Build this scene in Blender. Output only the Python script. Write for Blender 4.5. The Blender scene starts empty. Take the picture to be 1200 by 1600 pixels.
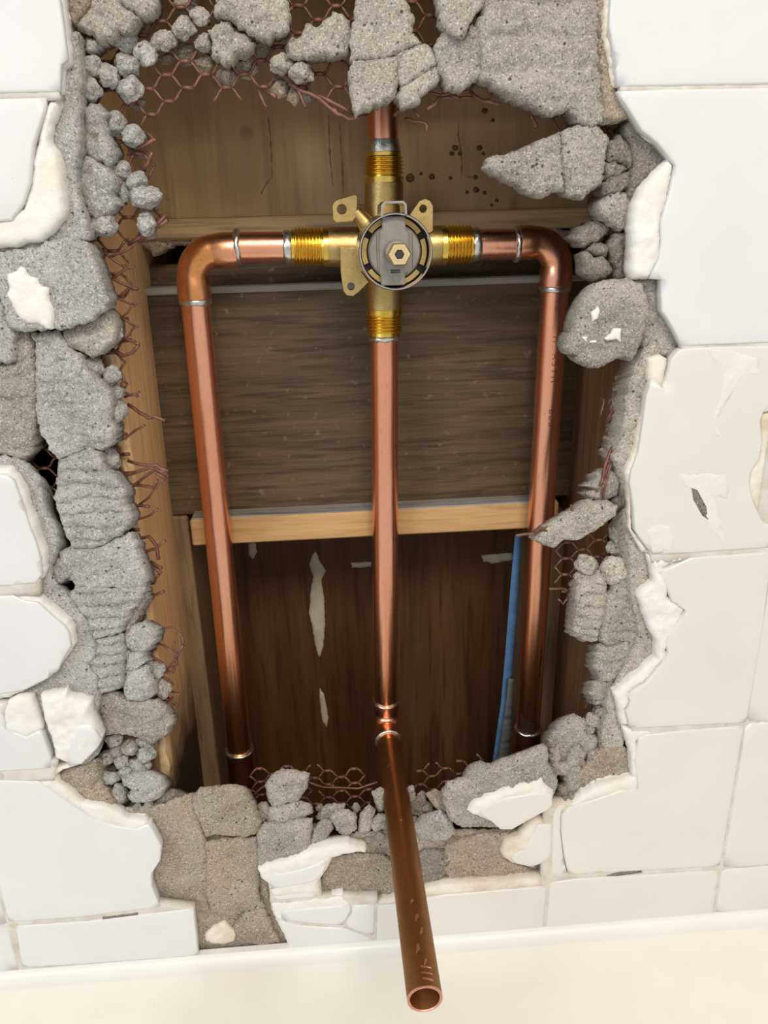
import bpy, bmesh, math, random
import numpy as np
from mathutils import Vector, Matrix, noise
from mathutils.geometry import delaunay_2d_cdt

random.seed(7)
rng = np.random.default_rng(7)
S = bpy.context.scene
COL = S.collection

# ------------------------------------------------------------------ camera
# millimetres: x right, y into the wall (tile face at y = 0), z up; the camera stands 359 mm in front of the tiles
FPX = 1213.98
CAMY = -359.25
FW = np.array([0.05805678, 0.93394604, -0.35266728])
RT = np.array([0.99705499, -0.07197611, -0.02647254])
UP = np.array([0.05010755, 0.35009176, 0.93537425])
cd = bpy.data.cameras.new('camera')
cam = bpy.data.objects.new('camera', cd)
COL.objects.link(cam)
cd.sensor_fit = 'HORIZONTAL'
cd.sensor_width = 36.0
cd.lens = 36.0 * FPX / 1200.0
cd.clip_start = 0.01
cam.matrix_world = Matrix(((RT[0], UP[0], -FW[0], 0), (RT[1], UP[1], -FW[1], CAMY / 1000),
                           (RT[2], UP[2], -FW[2], 0), (0, 0, 0, 1)))
S.camera = cam

# ------------------------------------------------------------------ light
wd = bpy.data.worlds.new('bathroom_light')
S.world = wd
wd.use_nodes = True
bg = wd.node_tree.nodes['Background']
bg.inputs[0].default_value = (1.0, 0.975, 0.94, 1)
bg.inputs[1].default_value = 0.60


def area(name, loc, target, size, power, col):
    d = bpy.data.lights.new(name, 'AREA')
    d.shape = 'RECTANGLE'
    d.size, d.size_y = size
    d.energy = power
    d.color = col
    o = bpy.data.objects.new(name, d)
    COL.objects.link(o)
    o.location = loc
    o.rotation_euler = (Vector(target) - Vector(loc)).to_track_quat('-Z', 'Y').to_euler()
    return o


area('window_daylight', (-1.15, -1.35, 0.75), (0.0, 0.0, -0.15), (0.6, 0.75), 11, (0.82, 0.91, 1.0))
area('ceiling_lamp', (0.16, -1.15, 0.85), (0.03, 0.05, -0.2), (0.5, 0.35), 12, (1.0, 0.90, 0.75))
S.view_settings.view_transform = 'Standard'
S.view_settings.look = 'None'
S.view_settings.gamma = 1.0
S.view_settings.use_curve_mapping = False
S.view_settings.exposure = 0.10


# ------------------------------------------------------------------ helpers
def W(u, v, Y):
    """pixel of the 1200x1600 photograph -> point (mm) on the plane y = Y"""
    d = FW + RT * ((u - 600) / FPX) - UP * ((v - 800) / FPX)
    return np.array(d * ((Y - CAMY) / d[1]) + np.array([0, CAMY, 0]))


def fr(x, y, z, sc, octs=3):
    return noise.fractal(Vector((x * sc, y * sc, z * sc)), 0.8, 2.1, octs)


def wpos(o):
    p = Vector((0, 0, 0))
    while o is not None:
        p += o.location
        o = o.parent
    return p


def make(name, verts, faces, mat, parent=None, smooth=True, origin=None):
    """verts in mm, world; the object's origin is put at the base of its shape"""
    v = np.asarray(verts, float)
    c = np.array(origin, float) if origin is not None else np.array(
        [(v[:, 0].min() + v[:, 0].max()) / 2, (v[:, 1].min() + v[:, 1].max()) / 2, v[:, 2].min()])
    me = bpy.data.meshes.new(name)
    me.from_pydata(((v - c) * 0.001).tolist(), [], [list(f) for f in faces])
    me.validate()
    if mat is not None:
        me.materials.append(mat)
    if smooth:
        me.polygons.foreach_set('use_smooth', [True] * len(me.polygons))
    bm = bmesh.new()
    bm.from_mesh(me)
    bmesh.ops.recalc_face_normals(bm, faces=bm.faces)
    bm.to_mesh(me)
    bm.free()
    me.update()
    o = bpy.data.objects.new(name, me)
    COL.objects.link(o)
    loc = Vector((c * 0.001).tolist())
    if parent is not None:
        o.parent = parent
        loc = loc - wpos(parent)
    o.location = loc
    return o


def empty(name, loc_mm, label, cat, group=None):
    o = bpy.data.objects.new(name, None)
    COL.objects.link(o)
    o.empty_display_size = 0.02
    o.location = Vector((np.array(loc_mm) * 0.001).tolist())
    tag(o, label, cat, group)
    return o


def tag(o, label=None, cat=None, group=None, kind=None):
    if label:
        o['label'] = label
    if cat:
        o['category'] = cat
    if group:
        o['group'] = group
    if kind:
        o['kind'] = kind
    return o


def seg_dist(P, A):
    """distance of each point to the closed polygon outline"""
    out = np.full(len(P), 1e9)
    B = np.roll(A, -1, axis=0)
    for i in range(0, len(P), 4000):
        p = P[i:i + 4000, None, :]
        ab = (B - A)[None]
        t = np.clip(((p - A[None]) * ab).sum(2) / np.maximum((ab ** 2).sum(2), 1e-9), 0, 1)
        q = A[None] + t[..., None] * ab
        out[i:i + 4000] = np.sqrt(((p - q) ** 2).sum(2)).min(1)
    return out


def inside(P, A):
    x, y = P[:, 0], P[:, 1]
    r = np.zeros(len(P), bool)
    j = len(A) - 1
    for i in range(len(A)):
        xi, yi = A[i]
        xj, yj = A[j]
        if yi != yj:
            r ^= ((yi > y) != (yj > y)) & (x < (xj - xi) * (y - yi) / (yj - yi) + xi)
        j = i
    return r


def resample(A, s, jag, seed):
    out = []
    n = len(A)
    for i in range(n):
        a, b = A[i], A[(i + 1) % n]
        L = np.hypot(*(b - a))
        k = max(1, int(round(L / s)))
        nrm = np.array([-(b - a)[1], (b - a)[0]]) / max(L, 1e-6)
        for j in range(k):
            p = a + (b - a) * j / k
            if jag:
                p = p + nrm * jag * (noise.noise(Vector((p[0] * .35 + seed, p[1] * .35, seed))) +
                                     .7 * noise.noise(Vector((p[0] * .9 + seed, p[1] * .9, seed + 5))))
            out.append(p)
    return np.array(out)


def slab(name, poly, Y, T, mat, parent=None, H=1.0, R=1.5, amp=0.0, nsc=.12, s=2.0, jag=0.0, ridge=None,
         tilt=(0, 0), taper=0.0, ring=None, plane=None, smooth=True, drop=0.0):
    """A solid plate with its outline on the plane y = Y (poly: pixels, or mm when plane='mm'); front face worked
    with a rounded edge (H deep, R wide), noise and ridges; T thick."""
    A = np.array(poly, float)
    if plane != 'mm':
        A = np.array([W(u, v, Y)[[0, 2]] for u, v in A])
    seed = (abs(A[0, 0]) * 1.7 + abs(A[0, 1]) * .9 + len(A)) % 97
    B = resample(A, s * .8, jag, seed)
    lo, hi = B.min(0), B.max(0)
    gx, gz = np.meshgrid(np.arange(lo[0], hi[0] + s, s), np.arange(lo[1], hi[1] + s, s * .87))
    gx = gx + (np.arange(gx.shape[0])[:, None] % 2) * s * .5
    P = np.stack([gx.ravel(), gz.ravel()], 1)
    P = P + rng.uniform(-.18 * s, .18 * s, P.shape)
    P = P[inside(P, B)]
    if len(P):
        P = P[seg_dist(P, B) > .45 * s]
    extra = []
    for off in (ring or ()):
        n = len(B)
        t = np.roll(B, -1, 0) - np.roll(B, 1, 0)
        nr = np.stack([-t[:, 1], t[:, 0]], 1) / np.maximum(np.hypot(t[:, 0], t[:, 1]), 1e-6)[:, None]
        for sg in (1, -1):
            q = B + nr * off * sg
            q = q[inside(q, B)]
            if len(q):
                q = q[seg_dist(q, B) > off * .9]
                extra.append(q)
    pts = [B] + extra + [P]
    allp = np.concatenate([p for p in pts if len(p)])
    n = len(B)
    res = delaunay_2d_cdt([Vector(p) for p in allp.tolist()], [(i, (i + 1) % n) for i in range(n)], [], 1, 1e-4)
    V2 = np.array([tuple(p) for p in res[0]])
    tris = [tuple(f) for f in res[2]]
    d = seg_dist(V2, B)
    k = np.clip(d / R, 0, 1)
    prof = np.sqrt(np.clip(1 - (1 - k) ** 2, 0, 1))
    c = B.mean(0)
    y = Y + H * (1 - prof) + tilt[0] * (V2[:, 0] - c[0]) + tilt[1] * (V2[:, 1] - c[1])
    if amp:
        for i, (x, z) in enumerate(V2):
            nv = fr(x + seed, seed, z, nsc, 3) + .45 * fr(x, seed * 2, z, nsc * 3.5, 2)
            # broken facets: cells of slightly different tilt
            if amp > .8:
                cv = noise.cell_vector(Vector((x * .11 + .25 * nv, seed, z * .11 + .25 * nv)))
                nv += .5 * (cv[0] - .5)
                y[i] -= .55 * noise.noise(Vector((x * .5, seed, z * .5))) + .32 * noise.noise(Vector((x * 1.25, seed, z * 1.25)))
            y[i] -= amp * nv * (.35 + .65 * k[i])
    if ridge:
        ra, per, ph = ridge
        for i, (x, z) in enumerate(V2):
            w = 2.6 * noise.noise(Vector((x * .06, seed, z * .06))) + 1.3 * noise.noise(Vector((x * .28, seed, z * .28))) + .5 * noise.noise(Vector((x * .8, seed, z * .8)))
            c1 = abs(math.sin(math.pi * ((z + w) / per + ph)))
            y[i] -= ra * 1.35 * (c1 ** .5 - .7) * (.35 + .65 * k[i])
    verts = [(x, yy, z) for (x, z), yy in zip(V2, y)]
    # skirt from the boundary edges of the triangulation
    cnt = {}
    for a, b, c3 in tris:
        for e in ((a, b), (b, c3), (c3, a)):
            key = (min(e), max(e))
            cnt[key] = None if key in cnt else e
    be = [e for e in cnt.values() if e]
    idx = {}
    faces = list(tris)
    for a, b in be:
        for q in (a, b):
            if q not in idx:
                x, z = V2[q]
                m = taper
                j1 = amp * .5
                mid = (x + (c[0] - x) * m * .3 + rng.uniform(-j1, j1) * .5, y[q] + T * .5, z - drop * .5 + (c[1] - z) * m * .3 + rng.uniform(-j1, j1) * .5)
                bk = (x + (c[0] - x) * m, Y + H + T + tilt[0] * (x - c[0]) + tilt[1] * (z - c[1]), z - drop + (c[1] - z) * m)
                idx[q] = (len(verts), len(verts) + 1)
                verts.append(mid)
                verts.append(bk)
    for a, b in be:
        faces.append((b, a, idx[a][0], idx[b][0]))
        faces.append((idx[b][0], idx[a][0], idx[a][1], idx[b][1]))
    # back
    bc = len(verts)
    verts.append((c[0], Y + H + T, c[1] - drop))
    for a, b in be:
        faces.append((idx[b][1], idx[a][1], bc))
    return make(name, verts, faces, mat, parent, smooth)


def box(name, x, y, z, mat, parent=None, bev=.8, top=None, bottom=None, seg=1):
    """box in mm; optional (x0, x1) pairs for its top and bottom ends"""
    xt = top or x
    xb = bottom or x
    v = []
    for zz, xx in ((z[0], xb), (z[1], xt)):
        v += [(xx[0], y[0], zz), (xx[1], y[0], zz), (xx[1], y[1], zz), (xx[0], y[1], zz)]
    f = [(0, 1, 2, 3), (7, 6, 5, 4), (0, 4, 5, 1), (1, 5, 6, 2), (2, 6, 7, 3), (3, 7, 4, 0)]
    o = make(name, v, f, mat, parent, False)
    bm = bmesh.new()
    bm.from_mesh(o.data)
    bmesh.ops.bevel(bm, geom=list(bm.edges), offset=bev * .001, segments=seg, affect='EDGES', profile=.5)
    bm.to_mesh(o.data)
    bm.free()
    return o


def tube_geo(path, radii, n=24, caps=True):
    P = [np.array(p, float) for p in path]
    verts, faces = [], []
    t0 = P[1] - P[0]
    t0 /= np.linalg.norm(t0)
    ref = np.array([0, 0, 1.]) if abs(t0[2]) < .9 else np.array([0, 1., 0])
    nrm = np.cross(t0, ref)
    nrm /= np.linalg.norm(nrm)
    for i, p in enumerate(P):
        a = P[max(i - 1, 0)]
        b = P[min(i + 1, len(P) - 1)]
        t = b - a
        L = np.linalg.norm(t)
        t = t / L if L > 1e-9 else t0
        nrm = nrm - t * np.dot(nrm, t)
        nrm /= np.linalg.norm(nrm)
        bi = np.cross(t, nrm)
        r = radii[i] if hasattr(radii, '__len__') else radii
        for k in range(n):
            an = 2 * math.pi * k / n
            verts.append(p + r * (math.cos(an) * nrm + math.sin(an) * bi))
    for i in range(len(P) - 1):
        for k in range(n):
            k2 = (k + 1) % n
            faces.append((i * n + k, i * n + k2, (i + 1) * n + k2, (i + 1) * n + k))
    if caps:
        faces.append(tuple(range(n))[::-1])
        faces.append(tuple((len(P) - 1) * n + k for k in range(n)))
    return verts, faces


def lathe_geo(p0, p1, prof, n=32, caps=True):
    """prof: (mm along the axis from p0 towards p1, radius) ; sharp steps allowed"""
    p0, p1 = np.array(p0, float), np.array(p1, float)
    a = (p1 - p0) / np.linalg.norm(p1 - p0)
    ref = np.array([0, 0, 1.]) if abs(a[2]) < .9 else np.array([1., 0, 0])
    e1 = np.cross(a, ref)
    e1 /= np.linalg.norm(e1)
    e2 = np.cross(a, e1)
    verts, faces = [], []
    for t, r in prof:
        for k in range(n):
            an = 2 * math.pi * k / n
            verts.append(p0 + a * t + r * (math.cos(an) * e1 + math.sin(an) * e2))
    for i in range(len(prof) - 1):
        for k in range(n):
            k2 = (k + 1) % n
            faces.append((i * n + k, i * n + k2, (i + 1) * n + k2, (i + 1) * n + k))
    if caps:
        faces.append(tuple(range(n))[::-1])
        faces.append(tuple((len(prof) - 1) * n + k for k in range(n)))
    return verts, faces


def flat_edges(o, ang=35):
    me = o.data
    bm = bmesh.new()
    bm.from_mesh(me)
    for e in bm.edges:
        if len(e.link_faces) == 2 and e.calc_face_angle(0) > math.radians(ang):
            e.smooth = False
    bm.to_mesh(me)
    bm.free()
    return o


def lathe(name, p0, p1, prof, mat, parent, n=32, caps=True):
    v, f = lathe_geo(p0, p1, prof, n, caps)
    return flat_edges(make(name, v, f, mat, parent))


# ------------------------------------------------------------------ materials
def new_mat(name):
    m = bpy.data.materials.new(name)
    m.use_nodes = True
    nt = m.node_tree
    b = nt.nodes['Principled BSDF']
    return m, nt, b


def nd(nt, t, **kw):
    n = nt.nodes.new(t)
    for k, v in kw.items():
        if k.startswith('i_'):
            n.inputs[k[2:].replace('_', ' ')].default_value = v
        else:
            setattr(n, k, v)
    return n


def ramp(nt, src, stops):
    r = nt.nodes.new('ShaderNodeValToRGB')
    el = r.color_ramp.elements
    while len(el) < len(stops):
        el.new(.5)
    for e, (p, c) in zip(el, stops):
        e.position = p
        e.color = (c, c, c, 1) if not hasattr(c, '__len__') else (*c, 1)
    nt.links.new(src, r.inputs[0])
    return r.outputs[0]


def mix(nt, fac, a, b, mode='MIX'):
    m = nt.nodes.new('ShaderNodeMix')
    m.data_type = 'RGBA'
    m.blend_type = mode
    for s, val in ((m.inputs[0], fac), (m.inputs[6], a), (m.inputs[7], b)):
        if isinstance(val, (int, float)):
            s.default_value = val if s.type == 'VALUE' else (val, val, val, 1)
        elif isinstance(val, tuple):
            s.default_value = (*val, 1)
        else:
            nt.links.new(val, s)
    return m.outputs[2]


def coords(nt, scale=(1, 1, 1), rnd=True):
    tc = nt.nodes.new('ShaderNodeTexCoord')
    mp = nt.nodes.new('ShaderNodeMapping')
    mp.inputs['Scale'].default_value = scale
    nt.links.new(tc.outputs['Object'], mp.inputs[0])
    if rnd:
        oi = nt.nodes.new('ShaderNodeObjectInfo')
        mu = nd(nt, 'ShaderNodeMath', operation='MULTIPLY')
        mu.inputs[1].default_value = 13.7
        nt.links.new(oi.outputs['Random'], mu.inputs[0])
        nt.links.new(mu.outputs[0], mp.inputs['Location'])
    return mp.outputs[0]


def noi(nt, co, scale, detail=4, rough=.6):
    n = nd(nt, 'ShaderNodeTexNoise')
    n.inputs['Scale'].default_value = scale
    n.inputs['Detail'].default_value = detail
    n.inputs['Roughness'].default_value = rough
    nt.links.new(co, n.inputs['Vector'])
    return n.outputs[0]


def vor(nt, co, scale, feat='F1', out=0):
    n = nd(nt, 'ShaderNodeTexVoronoi', feature=feat)
    n.inputs['Scale'].default_value = scale
    nt.links.new(co, n.inputs['Vector'])
    return n.outputs[out]


def bump(nt, b, h, strength, dist, prev=None):
    n = nd(nt, 'ShaderNodeBump')
    n.inputs['Strength'].default_value = strength
    n.inputs['Distance'].default_value = dist
    nt.links.new(h, n.inputs['Height'])
    if prev is not None:
        nt.links.new(prev, n.inputs['Normal'])
    nt.links.new(n.outputs[0], b.inputs['Normal'])
    return n.outputs[0]


def mortar(name, dark, light, stain=None, stain_amt=.5, bs=1.0):
    m, nt, b = new_mat(name)
    co = coords(nt)
    big = noi(nt, co, 45, 4, .6)
    c = mix(nt, ramp(nt, big, [(.32, 0), (.68, 1)]), dark, light)
    if stain:
        st = noi(nt, co, 22, 4, .65)
        c = mix(nt, ramp(nt, st, [(.45, 0), (.62, stain_amt)]), c, stain)
    fine = noi(nt, co, 900, 3, .75)
    c = mix(nt, ramp(nt, fine, [(.32, .95), (.46, 0)]), c, tuple(x * .30 for x in dark))
    lf = noi(nt, co, 1150, 2, .6)
    c = mix(nt, ramp(nt, lf, [(.54, 0), (.66, .7)]), c, tuple(min(.92, x * 1.5) for x in light))
    pits = vor(nt, co, 330)
    pm = noi(nt, co, 150, 2, .5)
    pmask = mix(nt, 1.0, ramp(nt, pits, [(.14, 1), (.30, 0)]), ramp(nt, pm, [(.55, 0), (.63, 1)]), 'MULTIPLY')
    c = mix(nt, pmask, c, tuple(x * .28 for x in dark))
    nt.links.new(c, b.inputs['Base Color'])
    b.inputs['Roughness'].default_value = .95
    b.inputs['Specular IOR Level'].default_value = .15
    n1 = bump(nt, b, noi(nt, co, 240, 6, .75), 1.0 * bs, .0026)
    n2 = bump(nt, b, fine, .7 * bs, .0009, n1)
    return m


M = {}
M['mortar'] = mortar('mortar_grey', (.38, .35, .305), (.60, .56, .50))
M['mortar_cool'] = mortar('mortar_cool_grey', (.43, .415, .395), (.66, .645, .615))
M['mortar_tan'] = mortar('mortar_tan', (.35, .295, .23), (.56, .50, .415), (.56, .43, .30), .6)
M['mortar_dark'] = mortar('mortar_dark', (.24, .215, .18), (.40, .36, .31))
M['mortar_warm'] = mortar('mortar_warm', (.42, .38, .32), (.66, .61, .535))


def ceramic(name, col, rough, coat, wav=.15):
    m, nt, b = new_mat(name)
    co = coords(nt)
    n = noi(nt, co, 30, 3, .5)
    c = mix(nt, ramp(nt, n, [(.35, 0), (.7, 1)]), col, tuple(x * .965 for x in col))
    sp = vor(nt, co, 75)
    c = mix(nt, ramp(nt, sp, [(.012, .55), (.02, 0)]), c, (.25, .2, .14))
    nt.links.new(c, b.inputs['Base Color'])
    b.inputs['Roughness'].default_value = rough
    b.inputs['Coat Weight'].default_value = coat
    b.inputs['Coat Roughness'].default_value = .12
    bump(nt, b, noi(nt, co, 28, 2, .5), wav, .002)
    return m


M['glaze'] = ceramic('white_glaze', (.715, .72, .725), .32, .25)
M['glaze_warm_lit'] = ceramic('warm_lit_glaze', (.71, .695, .655), .32, .25)  # the same white glaze with warm light tinted into its colour
M['tub'] = ceramic('cream_enamel', (.86, .835, .755), .3, .3)
M['bisque'] = None


def chalk(name, col, col2):
    m, nt, b = new_mat(name)
    co = coords(nt)
    n = noi(nt, co, 70, 4, .6)
    c = mix(nt, ramp(nt, n, [(.4, 0), (.7, 1)]), col, col2)
    nt.links.new(c, b.inputs['Base Color'])
    b.inputs['Roughness'].default_value = .75
    n1 = bump(nt, b, noi(nt, co, 120, 4, .6), .6, .0015)
    return m


M['bisque'] = chalk('broken_tile_body', (.78, .77, .735), (.73, .695, .61))
M['bisque_cream'] = chalk('broken_tile_body_cream', (.75, .705, .61), (.60, .51, .37))
M['grout'] = chalk('grout', (.66, .635, .58), (.52, .475, .40))
M['caulk'] = ceramic('caulk', (.80, .79, .755), .4, .1, .05)
M['chip'] = chalk('chipped_glaze', (.735, .72, .68), (.70, .675, .62))
M['paint'] = chalk('dried_paint', (.66, .62, .48), (.52, .48, .36))


def metal(name, col, col2, rough, sc=60, stretch=(1, 1, 1), bs=.12, metallic=1.0, rr=.12, heat=None):
    m, nt, b = new_mat(name)
    co = coords(nt, stretch)
    n = noi(nt, co, sc, 5, .65)
    c = mix(nt, ramp(nt, n, [(.38, 0), (.68, 1)]), col, col2)
    if heat:
        gm = nt.nodes.new('ShaderNodeNewGeometry')
        sx = nt.nodes.new('ShaderNodeSeparateXYZ')
        nt.links.new(gm.outputs['Position'], sx.inputs[0])
        ad = nd(nt, 'ShaderNodeMath', operation='MULTIPLY_ADD')
        ad.inputs[1].default_value = .10
        nt.links.new(noi(nt, co, 22, 3, .5), ad.inputs[0])
        nt.links.new(sx.outputs['Z'], ad.inputs[2])
        mr = nd(nt, 'ShaderNodeMapRange')
        mr.inputs['From Min'].default_value = heat[0]
        mr.inputs['From Max'].default_value = heat[1]
        mr.inputs['To Min'].default_value = .75
        mr.inputs['To Max'].default_value = 0
        nt.links.new(ad.outputs[0], mr.inputs[0])
        c = mix(nt, mr.outputs[0], c, heat[2])
    f = noi(nt, co, 700, 2, .5)
    c = mix(nt, ramp(nt, f, [(.62, 0), (.75, .35)]), c, tuple(x * .4 for x in col2))
    nt.links.new(c, b.inputs['Base Color'])
    b.inputs['Metallic'].default_value = metallic
    r = nd(nt, 'ShaderNodeMapRange')
    r.inputs['To Min'].default_value = rough - rr * .5
    r.inputs['To Max'].default_value = rough + rr
    nt.links.new(n, r.inputs[0])
    nt.links.new(r.outputs[0], b.inputs['Roughness'])
    bump(nt, b, noi(nt, co, 190, 3, .6), bs, .0008)
    return m


M['copper'] = metal('bright_copper', (.96, .48, .33), (.93, .41, .24), .26, 40, (1, 1, .25), heat=(-.30, -.14, (.86, .42, .13)))
M['copper_fitting'] = metal('fitting_copper', (.95, .48, .34), (.74, .31, .09), .28, 42)
M['copper_hot'] = metal('heat_stained_copper', (.72, .34, .13), (.48, .19, .06), .30, 45)
M['copper_dark'] = metal('old_dark_copper', (.50, .18, .10), (.26, .08, .05), .38, 50)
M['copper_brown'] = metal('tarnished_copper', (.36, .17, .065), (.29, .13, .045), .44, 35, bs=.06)
M['copper_spot'] = metal('scratched_copper', (.86, .44, .32), (.75, .36, .24), .35, 60)
M['solder'] = metal('solder', (.80, .81, .78), (.48, .49, .45), .3, 160, bs=.5)
M['brass'] = metal('cast_brass', (.60, .44, .19), (.42, .29, .11), .40, 60, bs=.25)
M['brass_thread'] = metal('bright_brass', (.90, .66, .16), (.68, .44, .07), .24, 70)
M['brass_pale'] = metal('pale_brass', (.92, .76, .46), (.80, .62, .32), .34, 70)
M['steel'] = metal('bright_steel', (.62, .60, .57), (.48, .46, .43), .2, 60, bs=.05)
M['wire'] = metal('rusty_wire', (.25, .115, .078), (.14, .056, .036), .5, 240, metallic=.35, bs=.5)
M['wire_bright'] = metal('cut_wire', (.62, .56, .55), (.40, .30, .28), .35, 240, metallic=.8)


def plain(name, col, rough, metallic=0.0):
    m, nt, b = new_mat(name)
    co = coords(nt)
    c = mix(nt, ramp(nt, noi(nt, co, 200, 3, .6), [(.35, 0), (.7, 1)]), col, tuple(x * .82 for x in col))
    nt.links.new(c, b.inputs['Base Color'])
    b.inputs['Roughness'].default_value = rough
    b.inputs['Metallic'].default_value = metallic
    return m


M['plastic'] = plain('grey_plastic', (.27, .25, .22), .42)
M['plastic_dark'] = plain('dark_plastic', (.03, .028, .026), .5)
M['ink'] = plain('stamped_ink', (.22, .05, .02), .6)
M['blue'] = plain('blue_strip', (.17, .36, .66), .6)
M['drip'] = plain('dried_drip', (.11, .065, .028), .6)
M['run'] = plain('dried_run', (.24, .155, .07), .6)
M['black'] = plain('dark_rust', (.035, .015, .01), .5)
M['char_bits'] = plain('charred_wood', (.012, .011, .010), .65)


def wood(name, a, b2, c3, axis='x', gs=1.0, char=None, spots=0.0, rough=.62, dust=None):
    m, nt, b = new_mat(name)
    st = {'x': (.07, 1, 1), 'z': (1, 1, .07)}[axis]
    co = coords(nt, st)
    co1 = coords(nt)
    n = noi(nt, co, 95 * gs, 5, .62)
    c = mix(nt, ramp(nt, n, [(.38, 0), (.62, 1)]), a, b2)
    n2 = noi(nt, co, 330 * gs, 3, .6)
    c = mix(nt, ramp(nt, n2, [(.5, 0), (.66, .75)]), c, c3)
    n3 = noi(nt, co1, 9, 3, .5)
    c = mix(nt, ramp(nt, n3, [(.35, .0), (.7, .4)]), c, c3)
    if spots:
        v = vor(nt, co1, 32)
        vm = noi(nt, co1, 12, 2, .5)
        mm = mix(nt, 1.0, ramp(nt, v, [(.10, 1), (.15, 0)]), ramp(nt, vm, [(.5, 0), (.56, 1)]), 'MULTIPLY')
        c = mix(nt, mm, c, tuple(x * .25 for x in c3))
    if dust:
        dn = noi(nt, co1, 160, 3, .6)
        c = mix(nt, ramp(nt, dn, [(.62, 0), (.74, .6)]), c, dust)
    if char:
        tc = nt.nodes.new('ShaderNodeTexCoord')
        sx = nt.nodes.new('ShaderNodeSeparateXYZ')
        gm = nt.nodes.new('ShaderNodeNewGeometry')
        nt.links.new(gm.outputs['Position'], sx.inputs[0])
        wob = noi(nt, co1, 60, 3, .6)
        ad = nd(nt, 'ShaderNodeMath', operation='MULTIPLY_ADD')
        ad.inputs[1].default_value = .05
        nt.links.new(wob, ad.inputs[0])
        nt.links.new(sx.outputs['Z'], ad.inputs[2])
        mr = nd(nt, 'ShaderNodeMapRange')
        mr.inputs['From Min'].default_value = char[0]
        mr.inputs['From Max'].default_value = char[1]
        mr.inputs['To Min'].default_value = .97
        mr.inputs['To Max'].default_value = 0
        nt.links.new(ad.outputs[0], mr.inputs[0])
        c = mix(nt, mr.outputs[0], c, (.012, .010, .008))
    nt.links.new(c, b.inputs['Base Color'])
    b.inputs['Roughness'].default_value = rough
    n1 = bump(nt, b, n2, .45, .0012)
    bump(nt, b, n, .4, .002, n1)
    return m


M['stud'] = wood('pine_stud', (.84, .55, .29), (.74, .46, .22), (.60, .34, .145), 'z', char=(-.300, -.245))
M['stud_edge'] = wood('split_pine', (.86, .66, .42), (.74, .50, .27), (.44, .26, .11), 'z', 1.4)
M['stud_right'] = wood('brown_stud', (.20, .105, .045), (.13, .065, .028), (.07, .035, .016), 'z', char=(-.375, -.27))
M['dark_board'] = wood('weathered_board', (.115, .072, .032), (.070, .041, .017), (.030, .016, .007), 'x', dust=(.22, .17, .11))
M['top_board'] = wood('tan_board', (.47, .32, .155), (.39, .26, .12), (.30, .19, .085), 'z', .35, spots=1)
M['lip_board'] = wood('tan_lip', (.50, .345, .17), (.42, .28, .13), (.2, .13, .07), 'x', .8)
M['cleat'] = wood('new_pine', (.60, .38, .17), (.52, .31, .13), (.40, .22, .085), 'x', .8)
M['ply'] = wood('stained_plywood', (.145, .060, .018), (.090, .034, .010), (.042, .015, .005), 'z', .5)
M['post'] = wood('old_post', (.30, .19, .10), (.22, .135, .07), (.13, .08, .04), 'z')
M['dusty'] = wood('dusty_edge', (.36, .35, .34), (.27, .26, .25), (.15, .14, .13), 'x', .8)

# ------------------------------------------------------------------ the wall: bed with the hole
DECK = -426.0
GX0, GZ0, GP = -207.14, 48.98, 108.5      # tile grid

hole = [(112, -70), (420, -75), (700, -75), (955, -70), (985, 60), (1003, 190), (1012, 300), (1000, 380), (1030, 450), (1035, 520),
        (1002, 640), (990, 760), (1000, 850), (1005, 960), (1002, 1020), (970, 1075), (955, 1150), (935, 1215), (855, 1300),
        (700, 1345), (560, 1345), (420, 1330), (300, 1275), (180, 1275), (125, 1215), (140, 1090), (118, 980), (70, 900),
        (45, 800), (25, 700), (20, 610), (55, 500), (112, 380), (116, 200), (112, 60)]
H2 = np.array([W(u, v, 14)[[0, 2]] for u, v in hole])
H2 = resample(H2, 6, 1.2, 3)
cx, cz = 20., -150.
RX, RZ0, RZ1 = 560., -640., 330.
outer = []
for x, z in H2:
    dx, dz = x - cx, z - cz
    t = min((RX - cx) / dx if dx > 1e-6 else 1e9, (-RX - cx) / dx if dx < -1e-6 else 1e9,
            (RZ1 - cz) / dz if dz > 1e-6 else 1e9, (RZ0 - cz) / dz if dz < -1e-6 else 1e9)
    outer.append((cx + dx * t, cz + dz * t))
N = len(H2)
wv, wf = [], []
for (x, z), (ox, oz) in zip(H2, outer):
    nz = fr(x, 3, z, .1, 3)
    wv += [(x, 14 - nz, z), (x + nz * .8, 22 + nz, z + nz), (x, 34, z), (ox, 34, oz), (ox, 8, oz),
           (x + (ox - x) * .2, 8, z + (oz - z) * .2)]
for i in range(N):
    j = (i + 1) % N
    for k in range(6):
        k2 = (k + 1) % 6
        wf.append((i * 6 + k, j * 6 + k, j * 6 + k2, i * 6 + k2))
wall = make('wall_back', wv, wf, M['mortar_tan'], None, True, origin=(0, 14, DECK))
tag(wall, 'white tiled bathroom wall broken open around a ragged hole', None, None, 'structure')


# ------------------------------------------------------------------ tub ledge
def profile_x(name, prof, x0, x1, mat, parent=None, n=24):
    """closed (y, z) profile swept along x"""
    v, f = [], []
    m = len(prof)
    for i in range(n + 1):
        x = x0 + (x1 - x0) * i / n
        for y, z in prof:
            v.append((x, y, z))
    for i in range(n):
        for k in range(m):
            k2 = (k + 1) % m
            f.append((i * m + k, i * m + k2, (i + 1) * m + k2, (i + 1) * m + k))
    f.append(tuple(range(m))[::-1])
    f.append(tuple(n * m + k for k in range(m)))
    return make(name, v, f, mat, parent)


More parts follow.
